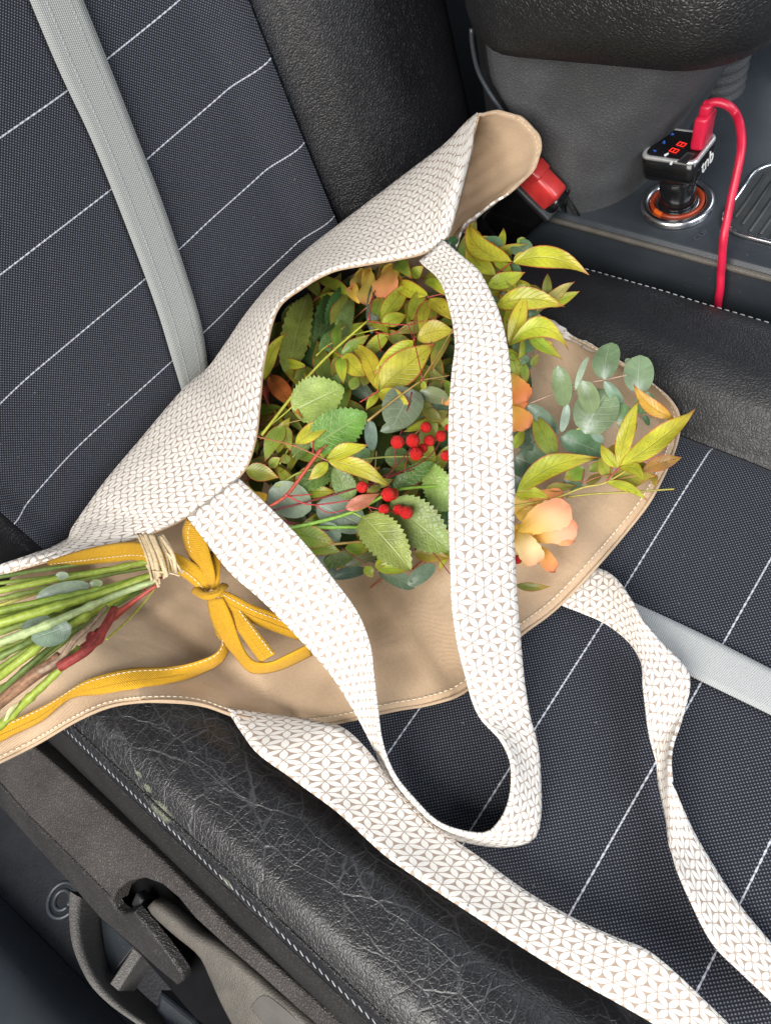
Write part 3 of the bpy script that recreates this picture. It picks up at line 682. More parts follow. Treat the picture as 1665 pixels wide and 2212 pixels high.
# ================================================================== the fabric bouquet carrier
bag = thing('bouquet_carrier', 'tan lined cloth flower carrier with white petal print outside', 'carrier bag')
def zdrape(x, y):
    z = zc(x, y) if y > -.075 else zc(x, -.075) - (-.075 - y) * .10
    cr_ = (1 - abs(math.sin(19 * x + 27 * y + 2.2 * math.sin(11 * y + 3 * x)))) ** 5 + .7 * (1 - abs(math.sin(33 * x - 21 * y + 1.8 * math.sin(14 * x)))) ** 6
    return z + .007 + .0045 * wob(x * 1.7, y * 1.7, 2) + .0042 * cr_
def on_drape(px, py, off=0.): return march(px, py, lambda p: p[2] - zdrape(p[0], p[1]) - off, n=60)
low = [(-80, 1682), (0, 1645), (80, 1605), (160, 1558), (230, 1527), (300, 1515), (380, 1514), (440, 1522), (500, 1543), (560, 1556), (640, 1566), (720, 1562), (800, 1545), (860, 1532), (930, 1520), (1000, 1495), (1060, 1440), (1120, 1375), (1180, 1330), (1225, 1290), (1290, 1220), (1350, 1150), (1400, 1085), (1440, 1010), (1462, 950), (1467, 905), (1450, 870), (1410, 830), (1330, 780), (1260, 740), (1200, 712), (1140, 690), (1085, 668)]
upp = [(-80, 1250), (60, 1215), (200, 1130), (330, 1010), (450, 880), (560, 760), (680, 650), (800, 570), (900, 535), (960, 545), (1000, 605), (1020, 680), (1032, 740), (1045, 800)]
NL = 130
lo = cr(low, NL); up_ = cr(upp, NL)
# match by length but keep columns near vertical on the left
P = []
for i in range(NL):
    col = []
    for t in np.linspace(0, 1, 36):
        px, py = lo[i] * (1 - t) + up_[i] * t
        lift = .009 * min(1., np.linalg.norm(lo[i] - up_[i]) / 400.) * max(0, 1 - t * 7) * (.65 + .35 * math.sin(i * .55))
        col.append(on_drape(px, py, lift))
    P.append(col)
grid('base_panel', P, [MAT['lining'], MAT['print']], bag, thick=.0022, off=-1.)
PB = np.array(P)
hem = PB[:, 0] * .28 + PB[:, 1] * .72
stitches('base_hem_stitching', cr(hem, 300) + (0, 0, .0009), MAT['thread_c'], bag, .0030, .0011, .00038)
tube('base_piping', cr(PB[:, 0], 260) + (0, 0, -.0008), .0013, MAT['lining'], bag, 6)

# upper flap, standing up from behind the flowers and folded over them
cols = [  # hem pixel, hem z, top pixel, top z
    ((-80, 1272), .050, (-80, 1252), .056), ((0, 1243), .052, (0, 1224), .060), ((140, 1203), .058, (135, 1178), .066), ((280, 1168), .066, (160, 1142), .064),
    ((350, 1143), .072, (190, 1098), .066), ((405, 1115), .080, (235, 1037), .070), ((515, 1032), .092, (312, 945), .078), ((550, 957), .098, (400, 842), .086), ((562, 862), .102, (452, 797), .092),
    ((570, 787), .104, (490, 745), .096), ((598, 672), .108, (540, 672), .100), ((655, 621), .110, (600, 602), .104), ((717, 587), .112, (660, 545), .108),
    ((782, 573), .115, (740, 483), .114), ((864, 559), .120, (830, 415), .122), ((920, 545), .124, (900, 362), .130), ((955, 520), .128, (965, 312), .140), ((972, 488), .128, (1010, 266), .148), ((1008, 350), .138, (1034, 246), .153)]
NU = 84
Hp = cr([c[0] for c in cols], NU); Tp = cr([c[2] for c in cols], NU)
iu = np.linspace(0, 1, len(cols))
def resamp(vals, pts, n):
    L = np.r_[0, np.linalg.norm(np.diff(np.array(pts, float), axis=0), axis=1).cumsum()]; L /= L[-1]; return np.interp(np.linspace(0, 1, n), L, vals)
# resample both curves by column index so that hem and top stay paired
def byidx(pts, n):
    P_ = np.array(pts, float); Q = np.vstack([2*P_[0]-P_[1], P_, 2*P_[-1]-P_[-2]]); out = []
    for s in np.linspace(0, len(P_) - 1 - 1e-9, n):
        i = int(s); t = s - i; a, b, c, d = Q[i], Q[i+1], Q[i+2], Q[i+3]
        out.append(.5 * (2*b + (c-a)*t + (2*a-5*b+4*c-d)*t*t + (3*b-a-3*c+d)*t**3))
    return np.array(out)
def tz(k, z): w = min(1, max(0, (k - 12) / 5.)); return z * w + (z * .62) * (1 - w) if k > 1 else z
HT = byidx([(*c[0], c[1], *c[2], tz(k, c[3])) for k, c in enumerate(cols)], NU)
P = []; endT = None
for i in range(NU):
    hx, hy, hz, tx, ty, tz = HT[i]; H3 = PZ(hx, hy, hz); T3 = PZ(tx, ty, tz); col = []
    span = np.linalg.norm(H3 - T3); toc = unit(CAM - .5 * (H3 + T3))
    for t in np.linspace(0, 1, 14):
        p = H3 * (1 - t) + T3 * t + toc * (.10 * span * 4 * t * (1 - t)) + toc * (.0035 * wob(i * .016, t * .12, 4) + .0015 * wob(i * .05, t * .2, 9)) * min(1, 3 * t + .2)
        if t > .8: p = p - ray(tx, ty) * 0
        col.append(p)
    # over the top and down behind to the crease
    e = i / (NU - 1); d1 = T3 + ray(tx, ty) * .014 + np.array([0, 0, -.004]); bot = np.array([min(T3[0] - .03, -.455 + .06 * e), T3[1] + .010, .012])
    for t in np.linspace(0, 1, 9): col.append((1-t)**2 * d1 + 2*t*(1-t) * (d1 + np.array([-.02, .015, -.02])) + t*t * bot)
    P.append(col)
PF = np.array(P)
du = np.r_[np.zeros((1, PF.shape[1])), np.linalg.norm(np.diff(PF, axis=0), axis=2)].cumsum(0).mean(1); dv = np.c_[np.zeros((NU, 1)), np.linalg.norm(np.diff(PF, axis=1), axis=2)].cumsum(1)
grid('print_flap', P, [MAT['print'], MAT['lining']], bag, np.stack([np.repeat(du[:, None], PF.shape[1], 1), dv], 2) * .80, thick=.0020, off=1.)
stitches('flap_hem_stitching', cr(PF[:, 0] * .6 + PF[:, 1] * .4, 300) + unit(CAM - PF[40, 0]) * .0018, MAT['thread_c'], bag, .0030, .0011, .00030)
# rounded rear corner of the flap: lining side faces the camera
endc = [(1034, 246), (1060, 241), (1092, 243), (1122, 252), (1147, 270), (1163, 292), (1168, 315), (1163, 342), (1150, 368), (1120, 398), (1085, 425), (1055, 446), (1020, 470), (998, 492), (988, 525), (975, 570)]
ze = [.1535, .154, .153, .150, .146, .141, .136, .128, .121, .112, .103, .096, .088, .082, .072, .060]
inn = [(1018, 285), (1010, 330), (1004, 375), (992, 420), (978, 470), (962, 520), (945, 555), (930, 590)]
E1 = byidx([(*a, z) for a, z in zip(endc, ze)], 40); I1 = byidx([(*a, z) for a, z in zip(inn, [.140, .128, .118, .108, .10, .09, .08, .07])], 40)
P = []
for i in range(40):
    a = PZ(*E1[i]); b = PZ(*I1[i]) + ray(*I1[i][:2]) * .035; sp_ = np.linalg.norm(a - b)
    P.append([a * (1 - t) + b * t + unit(ray(*E1[i][:2])) * (.30 * sp_ * 4 * t * (1 - t) * .5) + np.array([0, 0, .0018]) * wob(i * .03, t * .5, 7) for t in np.linspace(0, 1, 14)])
PE = np.array(P)
grid('flap_corner', P, [MAT['print'], MAT['lining']], bag, thick=.0020, off=0.)
stitches('corner_stitching', cr(PE[:26, 0] * .45 + PE[:26, 1] * .55, 160) + unit(CAM - PE[10, 0]) * .0016, MAT['thread_c'], bag, .0028, .0012, .00030)
tube('flap_piping', np.vstack([cr(PF[:, 0], 220), cr(PE[:26, 0], 80)]), .0009, MAT['lining'], bag, 6)

# handles
def strap(name, L, R, zl, zr, n=120, surf=None, **kw):
    ed = []
    m = len(L)
    for i in range(m):
        ed.append((PZ(*L[i], zl[i]), PZ(*R[i], zr[i])))
    o, A, B, P = ribbon(name, ed, MAT['print'], bag, n, 9, .0024, width=.037, limp=.0016, **kw)
    for t in (.055, .945): stitches('strap_stitching', A + (B - A) * t + unit(CAM - A[n // 2]) * .0014, MAT['white'], o, .0030, .0014, .00022)
    return o
La = [(405, 1118), (445, 1170), (500, 1238), (560, 1292), (640, 1372), (715, 1458), (768, 1540), (805, 1612), (832, 1672), (872, 1740), (930, 1790), (1000, 1815), (1075, 1826), (1143, 1812), (1162, 1770), (1167, 1700), (1160, 1620), (1140, 1540), (1125, 1430), (1116, 1300), (1111, 1150), (1108, 1000), (1105, 850), (1098, 760), (1082, 690), (1060, 635), (1035, 588), (1000, 556), (957, 518)]
Ra = [(517, 1034), (585, 1098), (655, 1170), (722, 1255), (772, 1325), (800, 1395), (808, 1465), (812, 1535), (822, 1600), (850, 1680), (900, 1738), (955, 1780), (1040, 1801), (1078, 1776), (1100, 1730), (1107, 1680), (1102, 1636), (1078, 1592), (1032, 1542), (1006, 1465), (988, 1390), (976, 1250), (971, 1100), (968, 920), (975, 810), (982, 745), (972, 675), (948, 605), (905, 562)]
za = [.090, .088, .082, .072, .060, .046, .032, .022, .012, .008, .006, .005, .005, .006, .007, .009, .012, .016, .026, .048, .070, .092, .112, .120, .124, .127, .130, .132, .131]
zb = [.098, .096, .088, .078, .066, .054, .044, .038, .034, .032, .032, .032, .034, .036, .036, .036, .034, .032, .034, .050, .070, .092, .110, .118, .122, .126, .128, .129, .127]
strap('upper_handle', La, Ra, za, zb, 170)
zc0 = lambda p, o=.006: float(on_cushion(*p, o)[2])
Lb = [(490, 1530), (522, 1582), (560, 1632), (640, 1688), (720, 1746), (832, 1846), (930, 1916), (1040, 1986), (1130, 2046), (1230, 2110), (1340, 2172), (1430, 2225), (1540, 2300)]
Rb = [(600, 1550), (690, 1563), (745, 1578), (800, 1630), (838, 1682), (885, 1734), (960, 1802), (1060, 1872), (1160, 1942), (1245, 1988), (1330, 2026), (1420, 2070), (1600, 2240)]
strap('lower_handle_front', Lb, Rb, [.030, .038, .043, .044, .044, .044, .044, .043, .040, .036, .033, .032, .030], [.020, .024] + [max(zc0(p, .008), .026) for p in Rb[2:9]] + [.028, .030, .030, .026], 90)
Lc = [(1240, 1235), (1275, 1226), (1322, 1242), (1362, 1292), (1386, 1336), (1422, 1382), (1462, 1422), (1488, 1462), (1480, 1530), (1452, 1602), (1449, 1668), (1464, 1724), (1494, 1792), (1542, 1872), (1602, 1962), (1668, 2044), (1760, 2150)]
Rc = [(1190, 1290), (1212, 1308), (1255, 1325), (1312, 1350), (1362, 1388), (1384, 1430), (1388, 1475), (1394, 1520), (1402, 1575), (1414, 1640), (1424, 1688), (1438, 1755), (1450, 1838), (1482, 1922), (1538, 2030), (1600, 2100), (1700, 2200)]
strap('lower_handle_rear', Lc, Rc, [.000, .001, .012, .022, .024, .018, .014, .012, .012, .020, .030, .020, .010, .007, .007, .008, .008], [.000, .001, .003, .006, .010, .016, .020, .020, .018, .010, .006, .008, .018, .026, .022, .016, .010], 110)

# ================================================================== bouquet
bq = thing('flower_bouquet', 'tied bouquet of yellow green leaves, red berries, eucalyptus and peach roses', 'bouquet')
spine = cr([(0, 1400), (250, 1260), (430, 1120), (640, 960), (830, 800), (1000, 690), (1150, 660)], 40)
def mound(px, py):
    d = np.sqrt(((spine - (px, py)) ** 2).sum(1)).min()
    return .016 + .066 * math.exp(-(d / 250.) ** 2)
def bp(px, py, lay=0.):
    m = mound(px, py) + lay
    return march(px, py, lambda p: p[2] - max(zdrape(p[0], p[1]), -.01) - m, n=40)
wN = lambda t: (t ** .8) * (1 - t) ** 1.2 / .2506
wR = lambda t: (t ** .55) * (1 - t) ** .78 / .4067
wE = lambda t: math.sqrt(max(0, 1 - (2 * t - 1) ** 2))
wL = lambda t: (t ** .55) * math.sqrt(max(0, 1 - t ** 5)) * (1 + .05 * math.sin(40 * t)) / .86
def leaf_mesh(name, b, t, w, kind='N', fold=.18, arch=.08, bend=0., tilt=(0, 0), curl=0.):
    b = np.array(b); t = np.array(t); a = t - b; L = np.linalg.norm(a); a = a / L
    toc = unit(CAM - .5 * (b + t)); n = unit(toc * .75 + np.array([tilt[0], tilt[1], .45])); s = unit(np.cross(n, a)); n = np.cross(a, s)
    nu = {'N': 14, 'R': 29, 'E': 14, 'P': 16}[kind]; f = {'N': wN, 'R': wR, 'E': wE, 'P': wL}[kind]
    V = []; UV = []
    for i in range(nu):
        tt = i / (nu - 1); ww = max(f(min(max(tt, .0), 1.)), .012 if kind != 'E' else .05) * w * .5
        tooth = 1. if kind != 'R' else (1.05 if i % 2 else .90)
        for j, v in enumerate((-1, -.5, 0, .5, 1)):
            k = tooth if abs(v) == 1 else 1.
            sl = -.012 * L if (kind == 'R' and abs(v) == 1 and i % 2 and 0 < i < nu - 1) else 0.
            p = b + a * (L * tt - sl) + s * (ww * v * k + bend * L * 4 * tt * (1 - tt)) + n * (arch * L * 4 * tt * (1 - tt) + fold * ww * abs(v) * 1. - curl * ww * v * v
                + .05 * L * math.sin(9 * tt + 3 * v + 40 * (b[0] + b[1])) * abs(v) * {'N': .45, 'R': .35, 'E': .12, 'P': .9}[kind])
            V.append(p); UV.append((tt, .5 + .5 * v))
    Fc = [(i*5+j, (i+1)*5+j, (i+1)*5+j+1, i*5+j+1) for i in range(nu-1) for j in range(4)]
    return V, Fc, UV
MT = {'N': 'nandina', 'R': 'rose', 'E': 'euca', 'P': 'petal'}
YG = [(.46, .46, .035), (.52, .48, .040), (.41, .46, .040), (.37, .43, .045)]
GR = (.16, .26, .035); DK = (.045, .105, .030); LT = (.25, .35, .075); EU = (.125, .18, .09); EB = (.20, .265, .235); RD = (.42, .09, .03); OL = (.20, .235, .045); BR = (.13, .29, .035); OY = (.55, .33, .03); RB = (.30, .14, .03)
NAME = {'N': 'nandina_leaf', 'R': 'rose_leaf', 'E': 'eucalyptus_leaf', 'P': 'petal'}
def leaf(K, b, t, w, kind='N', lay=.0, col=None, fold=None, arch=None, bend=0., dz=None, mat=None, parent=bq, name=None, curl=0.):
    (bx, by), (tx, ty) = K(*b), K(*t)
    w3 = w / {KA: 3.0273, KB: 3.0273, KC: 2.5227, KD: 2.9732, KR: 2.08125}.get(K, 1.1688) * .8556
    p0 = bp(bx, by, lay); p1 = bp(tx, ty, lay + (dz if dz is not None else random.uniform(-.006, .006)))
    w3 = w3 / F * np.linalg.norm(p0 - CAM) * .93 * {'N': 1.15, 'R': 1.18, 'E': 1.1, 'P': 1.12}[kind]
    fold = random.uniform(.1, .35) if fold is None else fold; arch = random.uniform(.02, .11) if arch is None else arch
    V, Fc, UV = leaf_mesh(NAME[kind], p0, p1, w3, kind, fold, arch, bend, (random.uniform(-.25, .25), random.uniform(-.25, .25)), curl)
    if col is None: col = random.choice(YG)
    if kind == 'E': col = (col[0] * 1.04, col[1], col[2] * .80)
    col = tuple(c * random.uniform(.92, 1.08) for c in col)
    return mesh(name or NAME[kind], V, Fc, MAT[mat or MT[kind]], parent, UV, color=col)
# --- under layer: fillers so that no gap shows the cloth
def inside(poly, x, y):
    r = False; n = len(poly)
    for i in range(n):
        (x0, y0), (x1, y1) = poly[i], poly[i-1]
        if (y0 > y) != (y1 > y) and x < (x1-x0)*(y-y0)/(y1-y0)+x0: r = not r
    return r
poly = [(520, 1040), (560, 850), (600, 690), (720, 590), (860, 565), (960, 560), (1030, 500), (1110, 540), (1130, 700), (1120, 860), (1110, 1000), (1105, 1150), (1090, 1215), (960, 1205), (800, 1215), (700, 1215), (620, 1140)]
ID = lambda x, y: (x, y)
k = 0
while k < 150:
    x, y = random.uniform(500, 1150), random.uniform(480, 1240)
    if not inside(poly, x, y): continue
    th = random.gauss(-.75, .9); ln = random.uniform(70, 125); ty = random.random(); lay = -.036 + .030 * (k / 150.)
    kind, col = ('R', random.choice([DK, DK, (.07, .14, .035), GR])) if ty < .22 else (('N', random.choice([(.30, .33, .035), OL, (.22, .30, .04), (.36, .37, .04), (.16, .22, .035)])) if ty < .90 else ('E', (.10, .16, .12)))
    t_ = (x + ln * math.cos(th), y + ln * math.sin(th))
    if not inside(poly, *t_) and random.random() < .9: k += 1; continue
    leaf(ID, (x, y), t_, (ln * .46 if kind != 'N' else ln * .34) * 1.1688, kind, lay, col, mat='deep' if (kind == 'R' and col in (DK,)) else None); k += 1

# --- understorey: the crowd of half-hidden leaves deep in the bunch, too many to pick apart; shade between leaves is put into their colour
UV_, UF, UU = [], [], []
random.seed(3)
k = 0
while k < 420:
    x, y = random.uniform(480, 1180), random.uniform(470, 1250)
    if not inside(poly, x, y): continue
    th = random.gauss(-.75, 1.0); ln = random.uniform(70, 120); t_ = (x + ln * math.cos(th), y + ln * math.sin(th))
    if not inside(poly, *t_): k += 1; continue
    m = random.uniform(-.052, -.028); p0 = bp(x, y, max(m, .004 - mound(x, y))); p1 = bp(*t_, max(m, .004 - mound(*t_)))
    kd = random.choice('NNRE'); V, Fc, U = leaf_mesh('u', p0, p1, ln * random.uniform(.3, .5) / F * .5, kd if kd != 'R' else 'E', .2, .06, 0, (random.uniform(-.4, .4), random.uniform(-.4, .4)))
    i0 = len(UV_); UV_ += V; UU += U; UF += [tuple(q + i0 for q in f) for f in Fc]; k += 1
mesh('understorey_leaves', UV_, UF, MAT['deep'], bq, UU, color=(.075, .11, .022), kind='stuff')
random.seed(8)

# --- loose whorls of narrow leaflets between the leaves that can be made out
random.seed(21)
for (x, y) in [(640, 700), (690, 640), (760, 640), (820, 640), (880, 650), (930, 700), (900, 760), (840, 720), (780, 760), (720, 760), (660, 790), (610, 880), (640, 960), (700, 990), (600, 980), (760, 900), (900, 860), (940, 900), (960, 820), (800, 1000), (640, 1060), (720, 1100), (780, 1180), (860, 1150), (940, 1010), (960, 1170), (1110, 720), (1120, 650), (1060, 560), (1010, 540), (870, 1210), (700, 1200), (1125, 780), (950, 1090), (1050, 610), (1105, 590), (1150, 620), (1085, 690), (1140, 720), (1180, 660)]:
    th = random.uniform(0, 6.28); pc = bp(x, y, -.006)
    for q in range(3):
        a = th + q * random.uniform(.8, 1.3); ln = random.uniform(55, 95)
        leaf(ID, (x, y), (x + ln * math.cos(a), y + ln * math.sin(a)), ln * random.uniform(.30, .40) * 1.1688, 'N', (random.uniform(.004, .014) if x > 1040 else random.uniform(-.012, -.003)), random.choice([YG[2], YG[3], (.30, .36, .04), (.24, .32, .04), OL]), bend=random.uniform(-.1, .1))
    tube('leaf_stalk', [pc, bp(x - 70, y + 60, -.02)], [.0006, .0008], MAT['stem'], bq, 5, color=(.34, .10, .05))
random.seed(8)
# --- leaves read off the photograph
A = [((1340,665),(1030,915),135,'N',.010,YG[0],.03), ((1075,1040),(1505,690),235,'N',.004,YG[2],.0), ((1370,655),(1665,600),150,'N',.010,YG[1],.12), ((1455,320),(1230,180),115,'N',.010,YG[0],.10),
     ((1465,345),(1645,505),115,'N',.008,YG[1],0), ((1460,350),(1400,650),95,'N',.006,YG[2],0), ((1310,520),(1405,285),105,'N',.006,YG[3],0), ((1090,510),(1310,220),125,'N',.002,YG[3],0), ((1100,540),(1290,470),105,'N',.002,YG[2],0),
     ((1070,1045),(850,695),130,'N',.006,YG[1],-.1), ((1070,1045),(1135,850),95,'N',.004,YG[2],0), ((790,785),(980,945),135,'N',.004,YG[0],0), ((790,780),(800,490),85,'N',.002,GR,0), ((790,790),(812,1005),85,'N',.002,YG[3],0),
     ((790,785),(1010,620),85,'N',.001,GR,0), ((790,785),(720,945),75,'N',.001,OL,0), ((1075,1055),(1350,1245),125,'N',.008,YG[0],.06), ((1070,1060),(975,1205),65,'N',.004,YG[2],0), ((1415,970),(1425,1045),42,'N',.010,YG[3],0),
     ((205,975),(375,605),95,'N',.006,YG[0],.08), ((250,945),(490,1255),125,'N',.008,RD,0), ((200,980),(237,1168),62,'N',.006,(.3,.06,.03),0),
     ((420,1210),(812,1025),330,'R',.002,LT,0), ((385,950),(540,300),215,'R',-.004,OL,0), ((600,820),(840,180),200,'R',-.012,DK,0), ((690,560),(850,215),135,'R',-.008,DK,0), ((760,745),(870,345),115,'R',-.002,(.14,.21,.06),0),
     ((600,740),(650,415),95,'R',-.008,(.06,.13,.04),0), ((345,540),(505,370),115,'R',-.002,LT,0), ((1060,480),(1090,330),115,'N',.002,(.24,.31,.05),0), ((1335,1035),(1180,1345),290,'E',.002,(.15,.20,.155),0), ((1390,1050),(1610,1120),120,'E',.002,(.16,.19,.11),0),
     ((1140,120),(1260,200),90,'N',.004,YG[3],0), ((1220,60),(1330,190),110,'N',.004,GR,0), ((1330,180),(1420,90),80,'N',.003,YG[3],0), ((1590,560),(1480,900),120,'N',.0,OL,0), ((1440,200),(1600,330),80,'N',.004,YG[2],0), ((420,700),(400,560),90,'N',-.004,OL,0), ((300,700),(330,520),110,'R',-.006,(.09,.12,.03),0),
     ((960,1010),(1010,860),90,'N',.0,OL,0), ((870,1040),(920,930),80,'N',.0,GR,0), ((640,800),(780,560),110,'R',-.006,(.10,.18,.05),0), ((1080,900),(990,860),60,'N',.0,YG[3],0), ((930,380),(870,250),110,'P',-.002,(.50,.33,.06),0)]
for b, t, w, kd, ly, c, bd in A: leaf(KA, b, t, w, kd, ly, c, bend=bd, mat='deep' if c is DK else ('nandina_red' if c is RD else None), name='rose_sepal' if kd == 'P' else None)
B_ = [((440,365),(735,175),125,'N',.014,YG[1],0), ((680,485),(1000,372),115,'N',.014,YG[1],0), ((690,495),(1168,697),125,'N',.016,YG[0],.06), ((690,505),(540,640),90,'N',.012,YG[0],.04), ((350,225),(205,500),125,'N',.006,(.26,.33,.05),0), ((360,230),(410,425),85,'N',.006,(.24,.30,.05),0),
      ((560,390),(985,130),300,'R',.006,BR,0), ((60,560),(315,625),125,'N',.008,(.20,.22,.03),0), ((730,540),(460,720),200,'R',.0,(.08,.17,.035),0), ((875,785),(735,535),160,'R',.006,(.16,.24,.06),0), ((1190,700),(1485,505),135,'R',.004,(.09,.18,.04),0),
      ((1600,885),(1455,500),215,'R',.006,LT,0), ((1170,805),(1622,1182),330,'R',.008,(.22,.30,.07),0), ((950,920),(1320,1332),280,'R',.014,(.25,.33,.075),0), ((240,720),(560,870),260,'E',.0,EB,0), ((600,830),(965,1000),280,'E',.0,EB,0), ((590,1010),(775,1120),210,'E',.0,EB,0), ((530,1190),(740,1290),130,'E',-.002,EB,0),
      ((400,1050),(745,1125),160,'N',.006,(.26,.34,.04),0), ((480,1140),(795,1190),125,'N',.004,(.24,.32,.04),0), ((820,1165),(1015,1170),105,'N',.004,(.24,.33,.04),0), ((650,1295),(915,1195),110,'R',.0,(.17,.23,.06),0), ((715,1385),(985,1330),95,'E',-.002,(.09,.15,.12),0),
      ((1080,1325),(1350,1470),125,'E',-.002,(.10,.17,.14),0), ((1295,1450),(1505,1290),115,'E',.0,(.12,.19,.155),0), ((1060,1320),(1335,1320),95,'N',.006,YG[3],0), ((1050,1310),(1175,1225),70,'N',.006,YG[2],0), ((975,1300),(1032,1392),75,'N',.006,YG[3],0), ((1345,1200),(1625,1240),110,'N',.0,(.24,.20,.03),0),
      ((1010,185),(1030,420),95,'E',.0,(.20,.28,.28),0), ((1090,270),(1350,170),100,'E',-.002,(.13,.2,.15),0), ((1480,200),(1610,110),90,'N',.0,(.26,.28,.06),0), ((1430,110),(1560,180),80,'N',.0,(.22,.26,.06),0), ((90,430),(160,330),90,'N',.0,GR,0), ((240,540),(330,470),80,'N',.0,(.28,.36,.06),0),
      ((820,1300),(1070,1210),90,'E',.0,(.2,.2,.12),0), ((1030,690),(1190,640),70,'N',.008,OL,0), ((1090,690),(980,740),60,'N',.010,OL,0), ((820,865),(1085,745),95,'N',.012,(.42,.14,.09),0), ((1130,500),(1290,420),150,'R',.0,(.12,.20,.06),0), ((880,480),(1010,410),120,'R',.002,(.13,.22,.09),0), ((420,460),(560,370),120,'R',.0,(.10,.17,.04),0), ((380,520),(350,440),70,'N',.002,OL,0), ((690,1430),(740,1300),70,'E',-.002,(.16,.22,.2),0)]
for b, t, w, kd, ly, c, bd in B_: leaf(KB, b, t, w, kd, ly, c, bend=bd)
C_ = [((485,305),(220,55),120,'N',.020,YG[0],.16), ((490,310),(975,388),125,'N',.022,YG[0],.10), ((380,385),(215,165),110,'N',.018,YG[1],.14), ((250,345),(265,205),85,'N',.014,YG[2],0), ((165,295),(192,125),58,'N',.010,GR,0), ((330,460),(570,372),100,'N',.018,YG[2],-.05), ((380,585),(822,592),125,'N',.020,YG[0],.10),
      ((470,835),(570,503),100,'N',.022,YG[1],0), ((470,835),(848,868),120,'N',.024,YG[0],.34), ((640,625),(885,430),75,'N',.012,(.42,.38,.12),0), ((505,395),(530,500),45,'N',.012,YG[3],0), ((495,295),(625,265),55,'N',.018,YG[3],.05), ((295,190),(213,88),55,'N',.012,YG[1],0), ((390,350),(470,280),70,'N',.010,GR,0),
      ((350,300),(345,140),150,'E',.006,(.10,.17,.12),0), ((600,270),(500,190),120,'E',.006,(.10,.18,.11),0), ((85,200),(135,150),60,'E',.002,(.05,.14,.07),0), ((20,180),(125,260),90,'E',.002,(.07,.14,.10),0), ((520,190),(570,150),40,'N',.010,(.2,.34,.08),0), ((220,300),(235,200),90,'E',.004,(.09,.12,.05),0),
      ((670,745),(490,860),170,'E',.010,(.13,.22,.16),0), ((590,650),(655,580),70,'E',.008,(.11,.2,.13),0), ((690,810),(757,882),45,'N',.010,YG[1],0), ((480,880),(530,1065),65,'N',.010,YG[3],0), ((570,960),(580,1188),70,'E',.004,(.06,.11,.06),0), ((470,940),(600,920),60,'E',.006,(.16,.26,.2),0), ((610,970),(660,890),45,'N',.008,(.3,.36,.08),0), ((470,700),(560,560),90,'E',.004,(.10,.16,.12),0),
      ((430,330),(540,400),110,'E',.004,(.09,.16,.10),0), ((400,900),(470,760),120,'R',.0,(.12,.18,.05),0), ((400,250),(480,300),80,'E',.004,(.08,.15,.09),0)]
for b, t, w, kd, ly, c, bd in C_: leaf(KC, b, t, w, kd, ly, c, bend=bd)
# eucalyptus sprig reaching over the lining
Eu = [((775,965),(818,1228),115,EU), ((930,1060),(1005,1268),118,(.14,.20,.10)), ((1075,1055),(1115,818),158,(.16,.22,.14)), ((1295,1142),(1300,898),172,(.16,.23,.15)), ((950,1400),(1105,1120),262,(.15,.22,.15)), ((1070,1065),(1190,1250),72,(.14,.22,.17)),
      ((1150,1335),(1275,1290),195,(.11,.18,.10)), ((1350,1130),(1300,1275),108,(.10,.20,.09)), ((890,1120),(970,908),38,(.24,.31,.28)), ((835,1205),(800,1390),52,(.22,.29,.26)), ((575,1215),(780,1400),95,(.12,.19,.15)), ((1215,960),(1235,920),40,(.26,.33,.30))]
for b, t, w, c in Eu: leaf(KC, b, t, w, 'E', .012, c, fold=.06, arch=.03, bend=.03)
D_ = [((640,605),(965,735),205,'E',.004,(.10,.17,.12),0), ((400,700),(345,450),230,'E',.002,(.075,.13,.10),0), ((300,760),(480,830),250,'E',.0,(.07,.12,.10),0), ((400,690),(560,790),170,'E',.004,(.12,.2,.15),0), ((300,900),(430,1000),200,'E',-.002,(.06,.11,.10),0), ((300,650),(390,560),160,'E',.002,(.09,.15,.12),0), ((600,765),(435,433),140,'N',.014,(.24,.33,.04),0), ((310,1020),(928,765),160,'N',.022,YG[0],.10), ((300,1035),(555,1068),85,'N',.020,YG[0],.12), ((310,1060),(460,1030),70,'N',.018,YG[2],0),
      ((1075,835),(1225,322),110,'N',.026,YG[1],.04), ((1090,825),(1648,392),155,'N',.026,YG[0],-.04), ((1075,835),(940,652),80,'N',.022,YG[0],.10), ((1085,835),(1262,945),80,'N',.022,YG[0],.20), ((1475,460),(1185,208),95,'N',.022,OY,.10), ((1470,560),(1470,440),55,'N',.018,OY,.0), ((1255,850),(1552,755),95,'N',.020,RB,0), ((1010,945),(1355,890),150,'N',.012,(.28,.26,.035),0),
      ((985,945),(1292,1082),65,'N',.018,YG[2],.08), ((820,845),(665,920),125,'N',.008,(.2,.31,.04),0), ((1000,912),(925,755),95,'N',.014,(.27,.32,.04),0), ((850,860),(1000,790),70,'N',.012,GR,0), ((1010,800),(1090,640),100,'N',.012,(.26,.22,.03),0), ((830,960),(960,880),60,'N',.010,OL,0), ((1180,820),(1300,900),110,'N',.012,(.2,.25,.03),0), ((1330,880),(1355,985),50,'N',.010,(.3,.25,.04),0), ((520,1000),(760,975),70,'N',.008,(.25,.24,.04),0), ((620,755),(790,745),50,'N',.010,RB,0), ((300,1720),(565,1728),62,'N',.006,(.16,.17,.03),-.03),
      ((290,690),(365,540),75,'N',.010,YG[3],0), ((1265,440),(1300,520),40,'E',.006,(.1,.2,.12),0), ((870,570),(960,640),60,'E',.006,(.2,.3,.3),0), ((660,920),(800,980),110,'E',.002,(.07,.13,.09),0)]
for b, t, w, kd, ly, c, bd in D_: leaf(KD, b, t, w, kd, ly, c, bend=bd)
